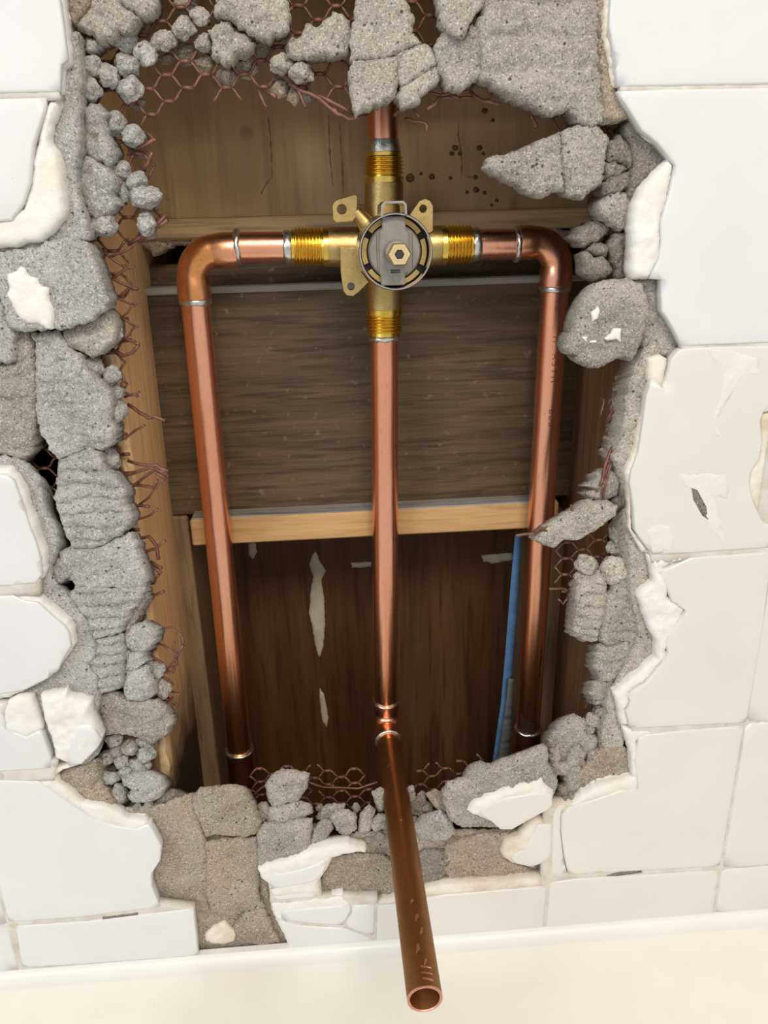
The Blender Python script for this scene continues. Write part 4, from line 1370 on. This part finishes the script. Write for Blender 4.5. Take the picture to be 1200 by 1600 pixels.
frays_left = [
    [(205, 228, 28), (215, 232, 26), (240, 218, 24)], [(225, 268, 28), (232, 255, 26), (238, 238, 25)],
    [(225, 205, 28), (236, 212, 26), (243, 220, 24)], [(200, 382, 28), (232, 362, 26), (262, 344, 22)], [(215, 378, 28), (240, 358, 25), (258, 338, 23)],
    [(160, 388, 28), (172, 402, 27), (196, 418, 26), (210, 417, 25)], [(172, 402, 27), (190, 395, 26), (208, 384, 27)],
    [(160, 420, 28), (176, 435, 26), (196, 445, 25), (215, 452, 24)], [(176, 435, 26), (196, 420, 25), (206, 417, 25)],
    [(165, 452, 28), (182, 465, 26), (204, 475, 25), (213, 476, 24)], [(186, 464, 26), (203, 450, 25), (214, 452, 24)],
    [(172, 490, 28), (190, 496, 26), (200, 488, 25), (210, 477, 25)], [(190, 496, 26), (208, 508, 25), (216, 510, 24)],
    [(178, 522, 28), (196, 528, 26), (206, 516, 25), (215, 511, 24)], [(196, 528, 26), (210, 534, 25), (218, 537, 24)],
    [(172, 545, 28), (192, 556, 25), (206, 552, 24), (217, 540, 24)], [(184, 575, 27), (194, 592, 24), (190, 610, 25)],
    [(190, 610, 27), (205, 618, 24), (218, 612, 23)], [(195, 620, 27), (206, 616, 24), (216, 619, 23)],
    [(200, 632, 27), (218, 645, 23), (232, 653, 20), (240, 650, 18), (258, 657, 17)], [(176, 692, 28), (195, 685, 26), (212, 672, 25), (226, 664, 24)],
    [(200, 720, 27), (222, 726, 22), (245, 728, 19), (263, 736, 17)], [(178, 740, 28), (204, 742, 24), (234, 730, 19), (262, 740, 17)],
    [(182, 750, 28), (210, 738, 24), (244, 726, 19), (263, 745, 17)], [(192, 766, 28), (214, 755, 24), (240, 735, 20), (260, 748, 17)],
    [(190, 760, 28), (218, 758, 24), (240, 762, 20), (246, 750, 18)], [(215, 790, 27), (232, 778, 22), (246, 758, 19), (256, 748, 18)],
    [(205, 790, 28), (222, 790, 24), (233, 791, 22)], [(195, 805, 28), (212, 812, 25), (235, 805, 22), (246, 795, 21)],
    [(200, 829, 28), (218, 840, 25), (232, 838, 23), (245, 854, 22), (248, 874, 22)], [(210, 860, 28), (228, 862, 25), (243, 858, 22), (258, 845, 20)],
    [(225, 890, 28), (238, 885, 24), (252, 896, 22)], [(236, 878, 26), (244, 884, 23), (253, 888, 22)], [(228, 912, 28), (240, 912, 25), (248, 898, 22)],
    [(228, 930, 28), (242, 930, 24), (256, 924, 22)], [(222, 962, 28), (214, 968, 26), (224, 976, 24), (244, 982, 22), (268, 980, 21), (283, 992, 20), (290, 1010, 19)],
    [(240, 1005, 26), (256, 1008, 23), (272, 1020, 21), (277, 1035, 20), (262, 1045, 22)], [(228, 1024, 27), (244, 1030, 25), (262, 1046, 23), (272, 1034, 21), (286, 1008, 19)],
    [(272, 1002, 21), (270, 1012, 20), (277, 1030, 20)], [(232, 1042, 28), (250, 1050, 25), (270, 1050, 23), (276, 1036, 22)], [(240, 1040, 27), (256, 1058, 25), (272, 1070, 23)],
    [(262, 1080, 27), (276, 1082, 24), (280, 1086, 22)], [(248, 1096, 27), (262, 1096, 25), (276, 1083, 23)], [(262, 1090, 26), (272, 1100, 24), (278, 1102, 23)],
    # top fringe
    [(404, 142, 28), (410, 155, 26), (417, 168, 25)], [(420, 145, 28), (432, 152, 27)], [(452, 130, 28), (470, 142, 27), (500, 155, 26), (526, 178, 25), (545, 187, 24), (576, 180, 24)],
    [(490, 150, 28), (510, 155, 26), (535, 168, 25), (552, 178, 25)], [(460, 128, 28), (470, 150, 27), (478, 168, 26)], [(512, 165, 27), (524, 172, 25), (530, 180, 25)],
]
lath_l = lath([[(120, -60), (585, -60), (575, 60), (550, 178), (520, 165), (500, 152), (455, 140), (420, 145), (395, 142), (378, 152), (352, 142), (322, 158), (300, 142), (290, 165), (262, 165), (248, 188),
           (232, 200), (238, 225), (228, 240), (236, 262), (230, 290), (256, 302), (262, 345), (240, 368), (215, 385), (205, 410), (200, 480), (202, 540), (195, 600), (200, 690), (215, 740), (212, 800),
           (222, 850), (225, 900), (225, 960), (245, 1010), (250, 1080), (250, 1120), (200, 1150), (150, 1000), (120, 700), (130, 400)],
          [(36, 670), (112, 670), (120, 900), (60, 890)], [(630, -60), (705, -60), (700, 75), (640, 75)]],
              'rusty hexagonal wire mesh hanging across the top and down the left edge', frays_left, 1.0, 1)
lath_t = lath([[(655, 120), (700, 120), (700, 140), (655, 140)]], 'stray mesh wires under the mortar just right of the top riser',
              [[(660, 138, 26), (688, 149, 25), (712, 145, 24), (735, 142, 24), (742, 126, 26)], [(735, 143, 24), (752, 157, 23), (782, 164, 21)], [(762, 155, 23), (772, 138, 25), (776, 128, 26)],
               [(690, 150, 25), (680, 163, 24), (667, 171, 23)], [(704, 148, 24), (720, 156, 23)], [(645, 165, 26), (655, 183, 23)], [(630, 165, 26), (616, 181, 24)],
               [(632, 186, 30), (648, 190, 30), (665, 193, 30), (666, 206, 30)], [(680, 160, 25), (700, 152, 25), (730, 152, 25), (760, 158, 24)]], 0.0, 2)
lath_tr = lath([[(800, 110), (840, 110), (840, 130), (800, 130)]], 'curled mesh wires under the big mortar slab at top right',
               [[(815, 155, 27), (830, 168, 25), (842, 168, 25)], [(830, 170, 25), (832, 186, 24), (838, 200, 23)], [(840, 168, 25), (852, 182, 24), (862, 184, 23), (874, 176, 25)],
                [(864, 186, 23), (868, 198, 23), (878, 210, 22)], [(950, 200, 22), (958, 212, 21), (972, 208, 20), (984, 195, 20)]], 0.0, 3)
lath_r = lath([[(872, 848), (905, 838), (970, 815), (985, 860), (960, 880), (960, 900), (902, 942), (888, 944), (866, 905), (868, 880)]],
              'bent hexagonal wire mesh on the right edge behind the tongue of mortar',
              [[(884, 966, 26), (892, 962, 26), (900, 968, 26)], [(872, 936, 26), (880, 944, 26), (888, 934, 26)], [(858, 920, 24), (878, 919, 26), (892, 925, 27)]], 1.0, 4)
lath_s = lath([[(800, 90), (804, 90), (804, 94)]], 'short rusty wire ends poking out above the lower right rubble',
              [[(912, 1112, 25), (920, 1098, 24), (932, 1088, 22)], [(920, 1130, 20), (928, 1120, 18), (938, 1110, 18)]], 0.0, 8)
lath_w = lath([[(800, 90), (804, 90), (804, 94)]], 'twisted rusty wires trailing from the right bed over the tongue of mortar',
              [[(806, 837, 4), (832, 834, 5), (848, 826, 6), (872, 822, 7), (892, 812, 8), (905, 800, 9), (920, 785, 10), (938, 760, 12)], [(893, 812, 8), (894, 800, 7), (892, 789, 6)], [(836, 832, 4), (842, 826, 4), (856, 830, 5)],
               [(938, 760, 8), (942, 745, 9), (944, 735, 10), (950, 715, 12), (957, 700, 14), (966, 680, 18), (972, 650, 22)], [(944, 790, 8), (940, 770, 8), (946, 740, 10), (952, 722, 12)],
               [(942, 778, 7), (948, 752, 8), (956, 720, 12), (955, 704, 14), (960, 702, 14), (960, 712, 13), (954, 716, 13)], [(975, 640, 24), (972, 668, 20), (962, 690, 16)],
               [(940, 650, 30), (941, 640, 30), (943, 623, 32)], [(950, 635, 28), (965, 612, 26), (982, 592, 24)], [(948, 660, 26), (958, 640, 24), (970, 615, 24), (980, 600, 24)], [(946, 678, 28), (950, 668, 27)],
               [(952, 628, 26), (968, 606, 26)], [(950, 660, 25), (962, 644, 24), (968, 636, 24)]], 0.0, 6)
lath_b = lath([[(388, 1196), (570, 1200), (582, 1250), (640, 1250), (652, 1200), (700, 1188), (750, 1180), (760, 1200), (700, 1260), (640, 1290), (420, 1300), (388, 1250)]],
              'flattened hexagonal wire mesh lying across the bottom of the opening',
              [[(430, 1224, 30), (410, 1230, 28), (396, 1242, 28)], [(482, 1222, 28), (505, 1230, 30), (560, 1232, 30), (590, 1222, 30)], [(700, 1235, 22), (725, 1218, 18), (745, 1206, 16), (775, 1194, 14)], [(745, 1202, 16), (765, 1196, 12), (788, 1204, 12)],
               [(390, 1262, 20), (415, 1262, 18), (425, 1258, 18)]], .95, 5, Y=36)

# mortar nodules held by the mesh
nodmesh = []
for q in range(5):
    bm = bmesh.new()
    bmesh.ops.create_icosphere(bm, subdivisions=4, radius=1.0)
    for vtx in bm.verts:
        c_ = vtx.co.copy()
        nn = .20 * noise.fractal(c_ * 1.3 + Vector((q * 7, 0, 0)), .8, 2.0, 2) + .08 * noise.noise(c_ * 4 + Vector((0, q * 5, 0)))
        nn += .06 * noise.noise(c_ * 9 + Vector((0, 0, q * 3)))
        # flattened flanks where the mesh wires pressed in
        for kf in range(6):
            fd = Vector((math.cos(kf * 1.047 + q), (-.5 if kf % 2 else .4), math.sin(kf * 1.047 + q))).normalized()
            dd_ = c_.dot(fd)
            if dd_ > .78:
                nn -= (dd_ - .78) * .9
        vtx.co = c_ * (1 + nn) * .005
    for fc in bm.faces:
        fc.smooth = True
    me = bpy.data.meshes.new('mortar_nodule')
    bm.to_mesh(me)
    bm.free()
    me.materials.append(None)
    nodmesh.append(me)


def nodule(u, v, ru, rv, Y, mat, parent):
    p = W(u, v, Y)
    sx = abs(W(u + ru, v, Y)[0] - p[0])
    sz = abs(W(u, v + rv, Y)[2] - p[2])
    o = bpy.data.objects.new('mortar_nodule', random.choice(nodmesh))
    COL.objects.link(o)
    o.parent = parent
    o.location = Vector((p * .001).tolist()) - wpos(parent)
    o.scale = (sx * .2 * 1.06, (sx + sz) / 2 * .2, sz * .2 * 1.06)
    o.rotation_euler = (random.uniform(-.3, .3), random.choice((0, math.pi)) + random.uniform(-.25, .25), random.choice((0, math.pi)) + random.uniform(-.3, .3))
    o.material_slots[0].link = 'OBJECT'
    o.material_slots[0].material = M[mat]
    return o


NL = [(143, 104, 19, 19, 20), (170, 119, 18, 18, 22), (140, 142, 20, 20, 20), (195, 65, 19, 18, 25), (228, 85, 19, 21, 25), (198, 102, 20, 19, 25), (256, 64, 20, 17, 25), (287, 44, 18, 18, 25), (313, 26, 17, 15, 25),
      (319, 67, 14, 15, 27), (204, 140, 20, 21, 25), (179, 193, 20, 18, 25), (208, 212, 18, 18, 25), (188, 267, 18, 16, 25), (214, 284, 18, 16, 25), (189, 299, 15, 17, 25), (228, 308, 27, 17, 23), (229, 350, 16, 18, 24),
      (160, 352, 24, 19, 19), (440, 100, 19, 16, 24), (470, 113, 20, 17, 24), (459, 76, 14, 16, 26), (172, 517, 18, 17, 20),
      (147, 575, 18, 15, 20), (174, 587, 15, 15, 22), (182, 613, 14, 11, 23), (182, 643, 17, 19, 22), (173, 716, 15, 17, 22), (205, 843, 13, 10, 22), (245, 1047, 15, 11, 23), (252, 1075, 14, 14, 23),
      (178, 1156, 14, 9, 20), (203, 1168, 14, 11, 20), (226, 1158, 13, 9, 20), (182, 1172, 12, 9, 21), (228, 1177, 15, 12, 21), (166, 1184, 16, 9, 20), (190, 1190, 13, 11, 21), (218, 1197, 18, 13, 22), (232, 1040, 10, 8, 22)]
for u, v, ru, rv, Y in NL:
    nodule(u, v, ru, rv, Y, 'mortar_cool' if u < 250 else 'mortar_warm', lath_l)
NB = [(320, 100, 17, 14, 35), (290, 82, 18, 16, 35), (355, 120, 18, 14, 35), (385, 104, 18, 20, 35), (412, 74, 17, 13, 34), (436, 138, 16, 17, 34), (460, 150, 11, 15, 34), (478, 150, 11, 13, 34), (292, 10, 22, 14, 34),
      (292, 96, 12, 8, 34), (213, 162, 14, 10, 33), (214, 240, 16, 8, 33), (240, 322, 10, 10, 33), (260, 92, 14, 8, 35), (235, 366, 12, 8, 30)]
for u, v, ru, rv, Y in NB:
    nodule(u, v, ru, rv, Y, 'mortar_tan', lath_l)
for u, v, ru, rv, Y in [(917, 882, 18, 14, 20), (955, 892, 20, 22, 17), (912, 905, 17, 11, 19), (960, 857, 14, 10, 22), (975, 907, 9, 16, 17), (982, 850, 12, 26, 20), (980, 870, 10, 10, 20), (966, 832, 12, 16, 22),
                        (940, 1113, 9, 8, 16), (926, 1124, 12, 10, 16), (936, 1130, 8, 9, 15)]:
    nodule(u, v, ru, rv, Y, 'mortar_warm', lath_r)

# ------------------------------------------------------------------ loose pieces
LG = None


def loose(px, Y, T, label, name='mortar_lump', cat='rubble', **kw):
    kw.setdefault('mat', 'mortar')
    kw.setdefault('H', 5)
    kw.setdefault('R', 8)
    kw.setdefault('amp', 1.6)
    kw.setdefault('s', 1.5)
    kw.setdefault('jag', .6)
    kw.setdefault('taper', .12)
    m_ = kw.pop('mat')
    kw['H'] *= .7
    kw['R'] *= .6
    kw['s'] *= .72
    o = slab(name, grow(px, 1.2), Y, T, M[m_], None, drop=lean(px, T), **kw)
    tag(o, label, cat)
    return o


blk = loose([(884, 546), (888, 530), (896, 520), (903, 490), (915, 462), (930, 446), (950, 439), (985, 437), (1008, 446), (1018, 470), (1021, 492), (1012, 528), (1002, 552), (994, 568), (980, 560), (962, 566), (942, 577), (925, 577), (906, 568), (904, 556), (888, 555)],
            -1, 20, 'large grey mortar block with white paint flecks beside the right pipe', H=7, R=13, amp=1.4, mat='mortar', tilt=(.06, -.05))
for px in ([(924, 488), (934, 478), (938, 486), (934, 498), (926, 503)], [(910, 527), (919, 526), (917, 536)], [(944, 530), (956, 522), (960, 514), (972, 514), (970, 526), (971, 535), (962, 530), (950, 533)], [(922, 533), (932, 532), (933, 536), (924, 536)]):
    slab('paint_fleck', px, -2.6, 3.2, M['bisque'], blk, H=.4, R=1.0, amp=.2, s=1.0, jag=.3)
loose([(922, 392), (932, 382), (942, 380), (955, 390), (950, 402), (932, 400)], 15, 12, 'small pointed mortar bit above the large mortar block', H=4, R=6, mat='mortar_dark')
loose([(913, 396), (918, 393), (930, 404), (944, 401), (956, 412), (961, 424), (948, 436), (930, 440), (916, 430)], 13, 14, 'dark heart-shaped mortar lump resting atop the large mortar block', H=5, R=8, mat='mortar_dark')
loose([(918, 762), (934, 754), (936, 744), (950, 736), (966, 742), (973, 757), (968, 776), (946, 787), (926, 784), (918, 776), (936, 768)], 9, 16, 'mortar lump wrapped in rusty wire above the tongue of mortar', H=6, R=10)
loose([(957, 784), (972, 774), (986, 780), (980, 796), (966, 797)], 13, 14, 'dark mortar lump wedged right of the wire-wrapped one', H=4, R=6, mat='mortar_dark')
loose([(836, 846), (846, 836), (862, 824), (880, 812), (900, 802), (922, 784), (934, 788), (952, 786), (968, 795), (966, 808), (946, 824), (928, 836), (905, 849), (884, 848), (868, 860), (850, 855)], 3, 18,
      'long tongue of mortar reaching across the right copper pipe', H=6, R=10, amp=1.8, mat='mortar_warm')
# bottom stones
loose([(299, 1252), (312, 1238), (352, 1234), (366, 1232), (382, 1238), (394, 1258), (400, 1276), (408, 1290), (402, 1304), (386, 1311), (350, 1309), (320, 1312), (312, 1290), (304, 1272)], 1.0, 26,
      'broad tan mortar slab below the left copper pipe', mat='mortar_tan', H=5, R=8, amp=1.3)
loose([(414, 1234), (424, 1218), (440, 1210), (464, 1211), (482, 1216), (480, 1236), (466, 1256), (440, 1262), (424, 1268), (417, 1252)], 10, 18, 'rounded grey mortar stone perched against the bottom wire mesh', H=6, R=10, amp=1.5)
loose([(417, 1280), (420, 1268), (440, 1264), (470, 1258), (486, 1262), (488, 1274), (470, 1286), (440, 1292), (418, 1290)], 8, 18, 'flat grey mortar piece under the perched stone', H=4, R=7)
loose([(402, 1262), (412, 1258), (419, 1264), (418, 1284), (408, 1288), (402, 1274)], 9, 16, 'thin upright mortar sliver between tan slab and flat piece', H=4, R=5)
loose([(402, 1300), (412, 1290), (446, 1292), (462, 1286), (488, 1284), (486, 1308), (482, 1332), (462, 1340), (440, 1346), (412, 1356), (403, 1356)], 3, 22, 'wide grey mortar block just above the broken white tile', H=4, R=8, amp=1.5)
loose([(483, 1328), (490, 1300), (504, 1286), (518, 1288), (520, 1300), (506, 1318), (492, 1328)], 5, 16, 'slanted grey mortar sliver right of the wide block', H=4, R=6)
loose([(494, 1282), (504, 1266), (520, 1262), (538, 1262), (540, 1276), (516, 1284), (506, 1288)], 12, 14, 'grey mortar bit at the lower rim of the bottom mesh', H=4, R=6)
loose([(514, 1284), (524, 1272), (545, 1270), (556, 1278), (557, 1300), (546, 1308), (530, 1306), (522, 1294)], 7, 16, 'squarish mortar bit with a rusty streak in the bottom rubble', H=4, R=6)
loose([(560, 1304), (564, 1276), (578, 1262), (586, 1270), (580, 1300), (570, 1308)], 9, 14, 'narrow mortar sliver left of the spout stub', H=4, R=6)
loose([(582, 1242), (596, 1236), (604, 1240), (602, 1270), (590, 1272)], 14, 14, 'small upright mortar piece behind the spout stub', H=4, R=6)
loose([(580, 1290), (592, 1274), (606, 1276), (606, 1296), (584, 1304)], 9, 12, 'low mortar crumb touching the spout stub from the left', H=3, R=5)
loose([(636, 1236), (646, 1232), (650, 1250), (640, 1256)], 14, 12, 'tiny mortar piece right behind the spout stub', H=3, R=4)
loose([(666, 1244), (680, 1238), (692, 1242), (702, 1262), (694, 1274), (680, 1264)], 9, 14, 'small slanted mortar piece beside the tilted tile slab', H=3, R=5, mat='mortar_tan')
loose([(644, 1276), (640, 1256), (656, 1248), (676, 1262), (678, 1276), (660, 1284)], 13, 12, 'dark gravelly lump just right of the spout stub', H=4, R=5, mat='mortar_dark', amp=3, nsc=.3)
loose([(646, 1296), (660, 1280), (690, 1272), (706, 1284), (711, 1306), (700, 1318), (680, 1318), (656, 1314)], 4, 20, 'pale speckled mortar stone right of the spout stub', H=5, R=9, mat='mortar_cool')
tls = loose([(692, 1246), (700, 1230), (728, 1220), (738, 1200), (752, 1194), (768, 1200), (790, 1190), (826, 1178), (850, 1167), (857, 1172), (858, 1198), (872, 1220), (873, 1236), (866, 1248), (863, 1264), (806, 1299), (722, 1300), (704, 1288), (696, 1264)],
            -4, 26, 'tilted mortar slab still carrying a broken piece of white tile', H=6, R=11, amp=1.5, tilt=(0, -.05))
tt = slab('tile', [(748, 1272), (768, 1256), (796, 1247), (840, 1240), (862, 1240), (864, 1263), (845, 1272), (800, 1297), (782, 1297), (770, 1286)], -8, 6, M['glaze_warm_lit'], tls, H=.6, R=1, s=4, ring=(.4, 1.1))
slab('broken_edge', [(730, 1271), (742, 1256), (768, 1244), (800, 1232), (830, 1226), (848, 1221), (855, 1232), (866, 1240), (864, 1263), (844, 1273), (802, 1298), (780, 1298), (768, 1287), (740, 1276)], -7.2, 5.5, M['bisque'], tls, H=2.4, R=4, amp=.9, s=1.6, jag=.5)
ft = slab('tile_fragment', [(797, 1340), (820, 1328), (830, 1308), (842, 1289), (862, 1287), (860, 1342), (832, 1356), (806, 1350)], .5, 6, M['glaze_warm_lit'], None, H=.6, R=1, s=4, ring=(.4, 1.1))
tag(ft, 'white tile fragment tinted with warm light, leaning below the tilted mortar slab', 'tile')
slab('broken_edge', [(783, 1334), (790, 1318), (812, 1308), (822, 1296), (838, 1282), (862, 1284), (862, 1346), (832, 1358), (800, 1351), (786, 1342)], 1.5, 5, M['bisque_cream'], ft, H=2, R=4, amp=.7, s=1.6, jag=.4)
wp_ = slab('plaster_patch', [(320, 1462), (330, 1452), (345, 1444), (352, 1442), (360, 1452), (370, 1460), (366, 1472), (350, 1478), (332, 1477), (320, 1472)], 5.2, 3.5, M['bisque_cream'], wall, H=1, R=3, amp=.5, s=1.5, jag=.4)
# lower left rubble
loose([(152, 1218), (160, 1212), (178, 1212), (184, 1222), (172, 1230), (156, 1228)], 9, 12, 'oval mortar pebble under the small dark gap at lower left', H=4, R=5, mat='mortar_cool')
loose([(182, 1212), (192, 1202), (204, 1206), (202, 1216), (188, 1220)], 13, 12, 'small mortar pebble above the layered lump at lower left', H=3, R=5, mat='mortar_cool')
loose([(188, 1222), (210, 1212), (232, 1212), (252, 1222), (258, 1234), (252, 1250), (238, 1258), (206, 1258), (196, 1250), (204, 1238), (190, 1232)], 9, 16, 'layered grey mortar lump at the foot of the charred stud', H=6, R=10, amp=2, mat='mortar_cool')
loose([(172, 1240), (180, 1228), (188, 1232), (194, 1252), (190, 1262), (182, 1258)], 8, 14, 'upright wedge of mortar left of the layered lump', H=3, R=5, mat='mortar_cool')
loose([(236, 1262), (252, 1246), (270, 1240), (290, 1250), (280, 1262), (250, 1268)], 12, 14, 'low crumbling mortar heap right of the layered lump', H=5, R=7, mat='mortar_dark', amp=2)
for u, v, ru, rv, Y in [(410, 1300, 6, 5, 8), (492, 1294, 7, 6, 14), (500, 1262, 6, 5, 20), (556, 1262, 7, 6, 18), (548, 1312, 6, 4, 8), (524, 1318, 8, 5, 8), (508, 1324, 5, 4, 8), (594, 1306, 8, 5, 8), (576, 1312, 6, 4, 8),
                        (612, 1268, 8, 8, 14), (640, 1266, 7, 6, 14), (658, 1244, 8, 6, 18), (664, 1262, 6, 6, 14), (650, 1282, 7, 5, 12), (634, 1290, 8, 5, 10), (676, 1280, 6, 5, 10), (600, 1288, 8, 6, 10), (704, 1312, 7, 5, 6),
                        (266, 1252, 7, 5, 14), (232, 1258, 8, 6, 10), (246, 1262, 7, 5, 10), (214, 1262, 8, 5, 9), (176, 1266, 6, 4, 8), (882, 1248, 6, 6, 6), (892, 1244, 5, 6, 6), (874, 1252, 5, 5, 6), (908, 1190, 6, 6, 8), (922, 1140, 7, 6, 12)]:
    o = nodule(u, v, ru, rv, Y, random.choice(('mortar', 'mortar_tan', 'mortar')), wall)
    o.name = 'pebble'
# dents and chips in the right-hand tiles
chip = slab('chip', [(1058, 740), (1064, 734), (1078, 742), (1100, 738), (1136, 742), (1142, 760), (1136, 780), (1120, 776), (1136, 846), (1130, 856), (1110, 826), (1086, 780), (1066, 756)], -.12, .6, M['chip'], wall, H=.2, R=2, amp=.12, s=1.8, jag=.4)
slab('chip', [(1080, 762), (1090, 766), (1104, 792), (1107, 812), (1098, 806), (1084, 782)], -.3, .5, M['mortar_dark'], wall, H=.15, R=1, s=1.8, jag=.2)
slab('chip', [(1008, 830), (1026, 816), (1048, 822), (1056, 840), (1050, 862), (1020, 866)], -.2, .6, M['chip'], wall, H=.3, R=6, amp=.2, s=1.8)
slab('chip', [(1100, 546), (1140, 544), (1186, 560), (1192, 586), (1168, 586), (1150, 610), (1130, 640), (1120, 660), (1134, 690), (1150, 704), (1136, 702), (1116, 676), (1112, 650), (1124, 624), (1130, 590), (1120, 570)], -.12, .6, M['chip'], wall, H=.2, R=3, amp=.14, s=1.8, jag=.5)
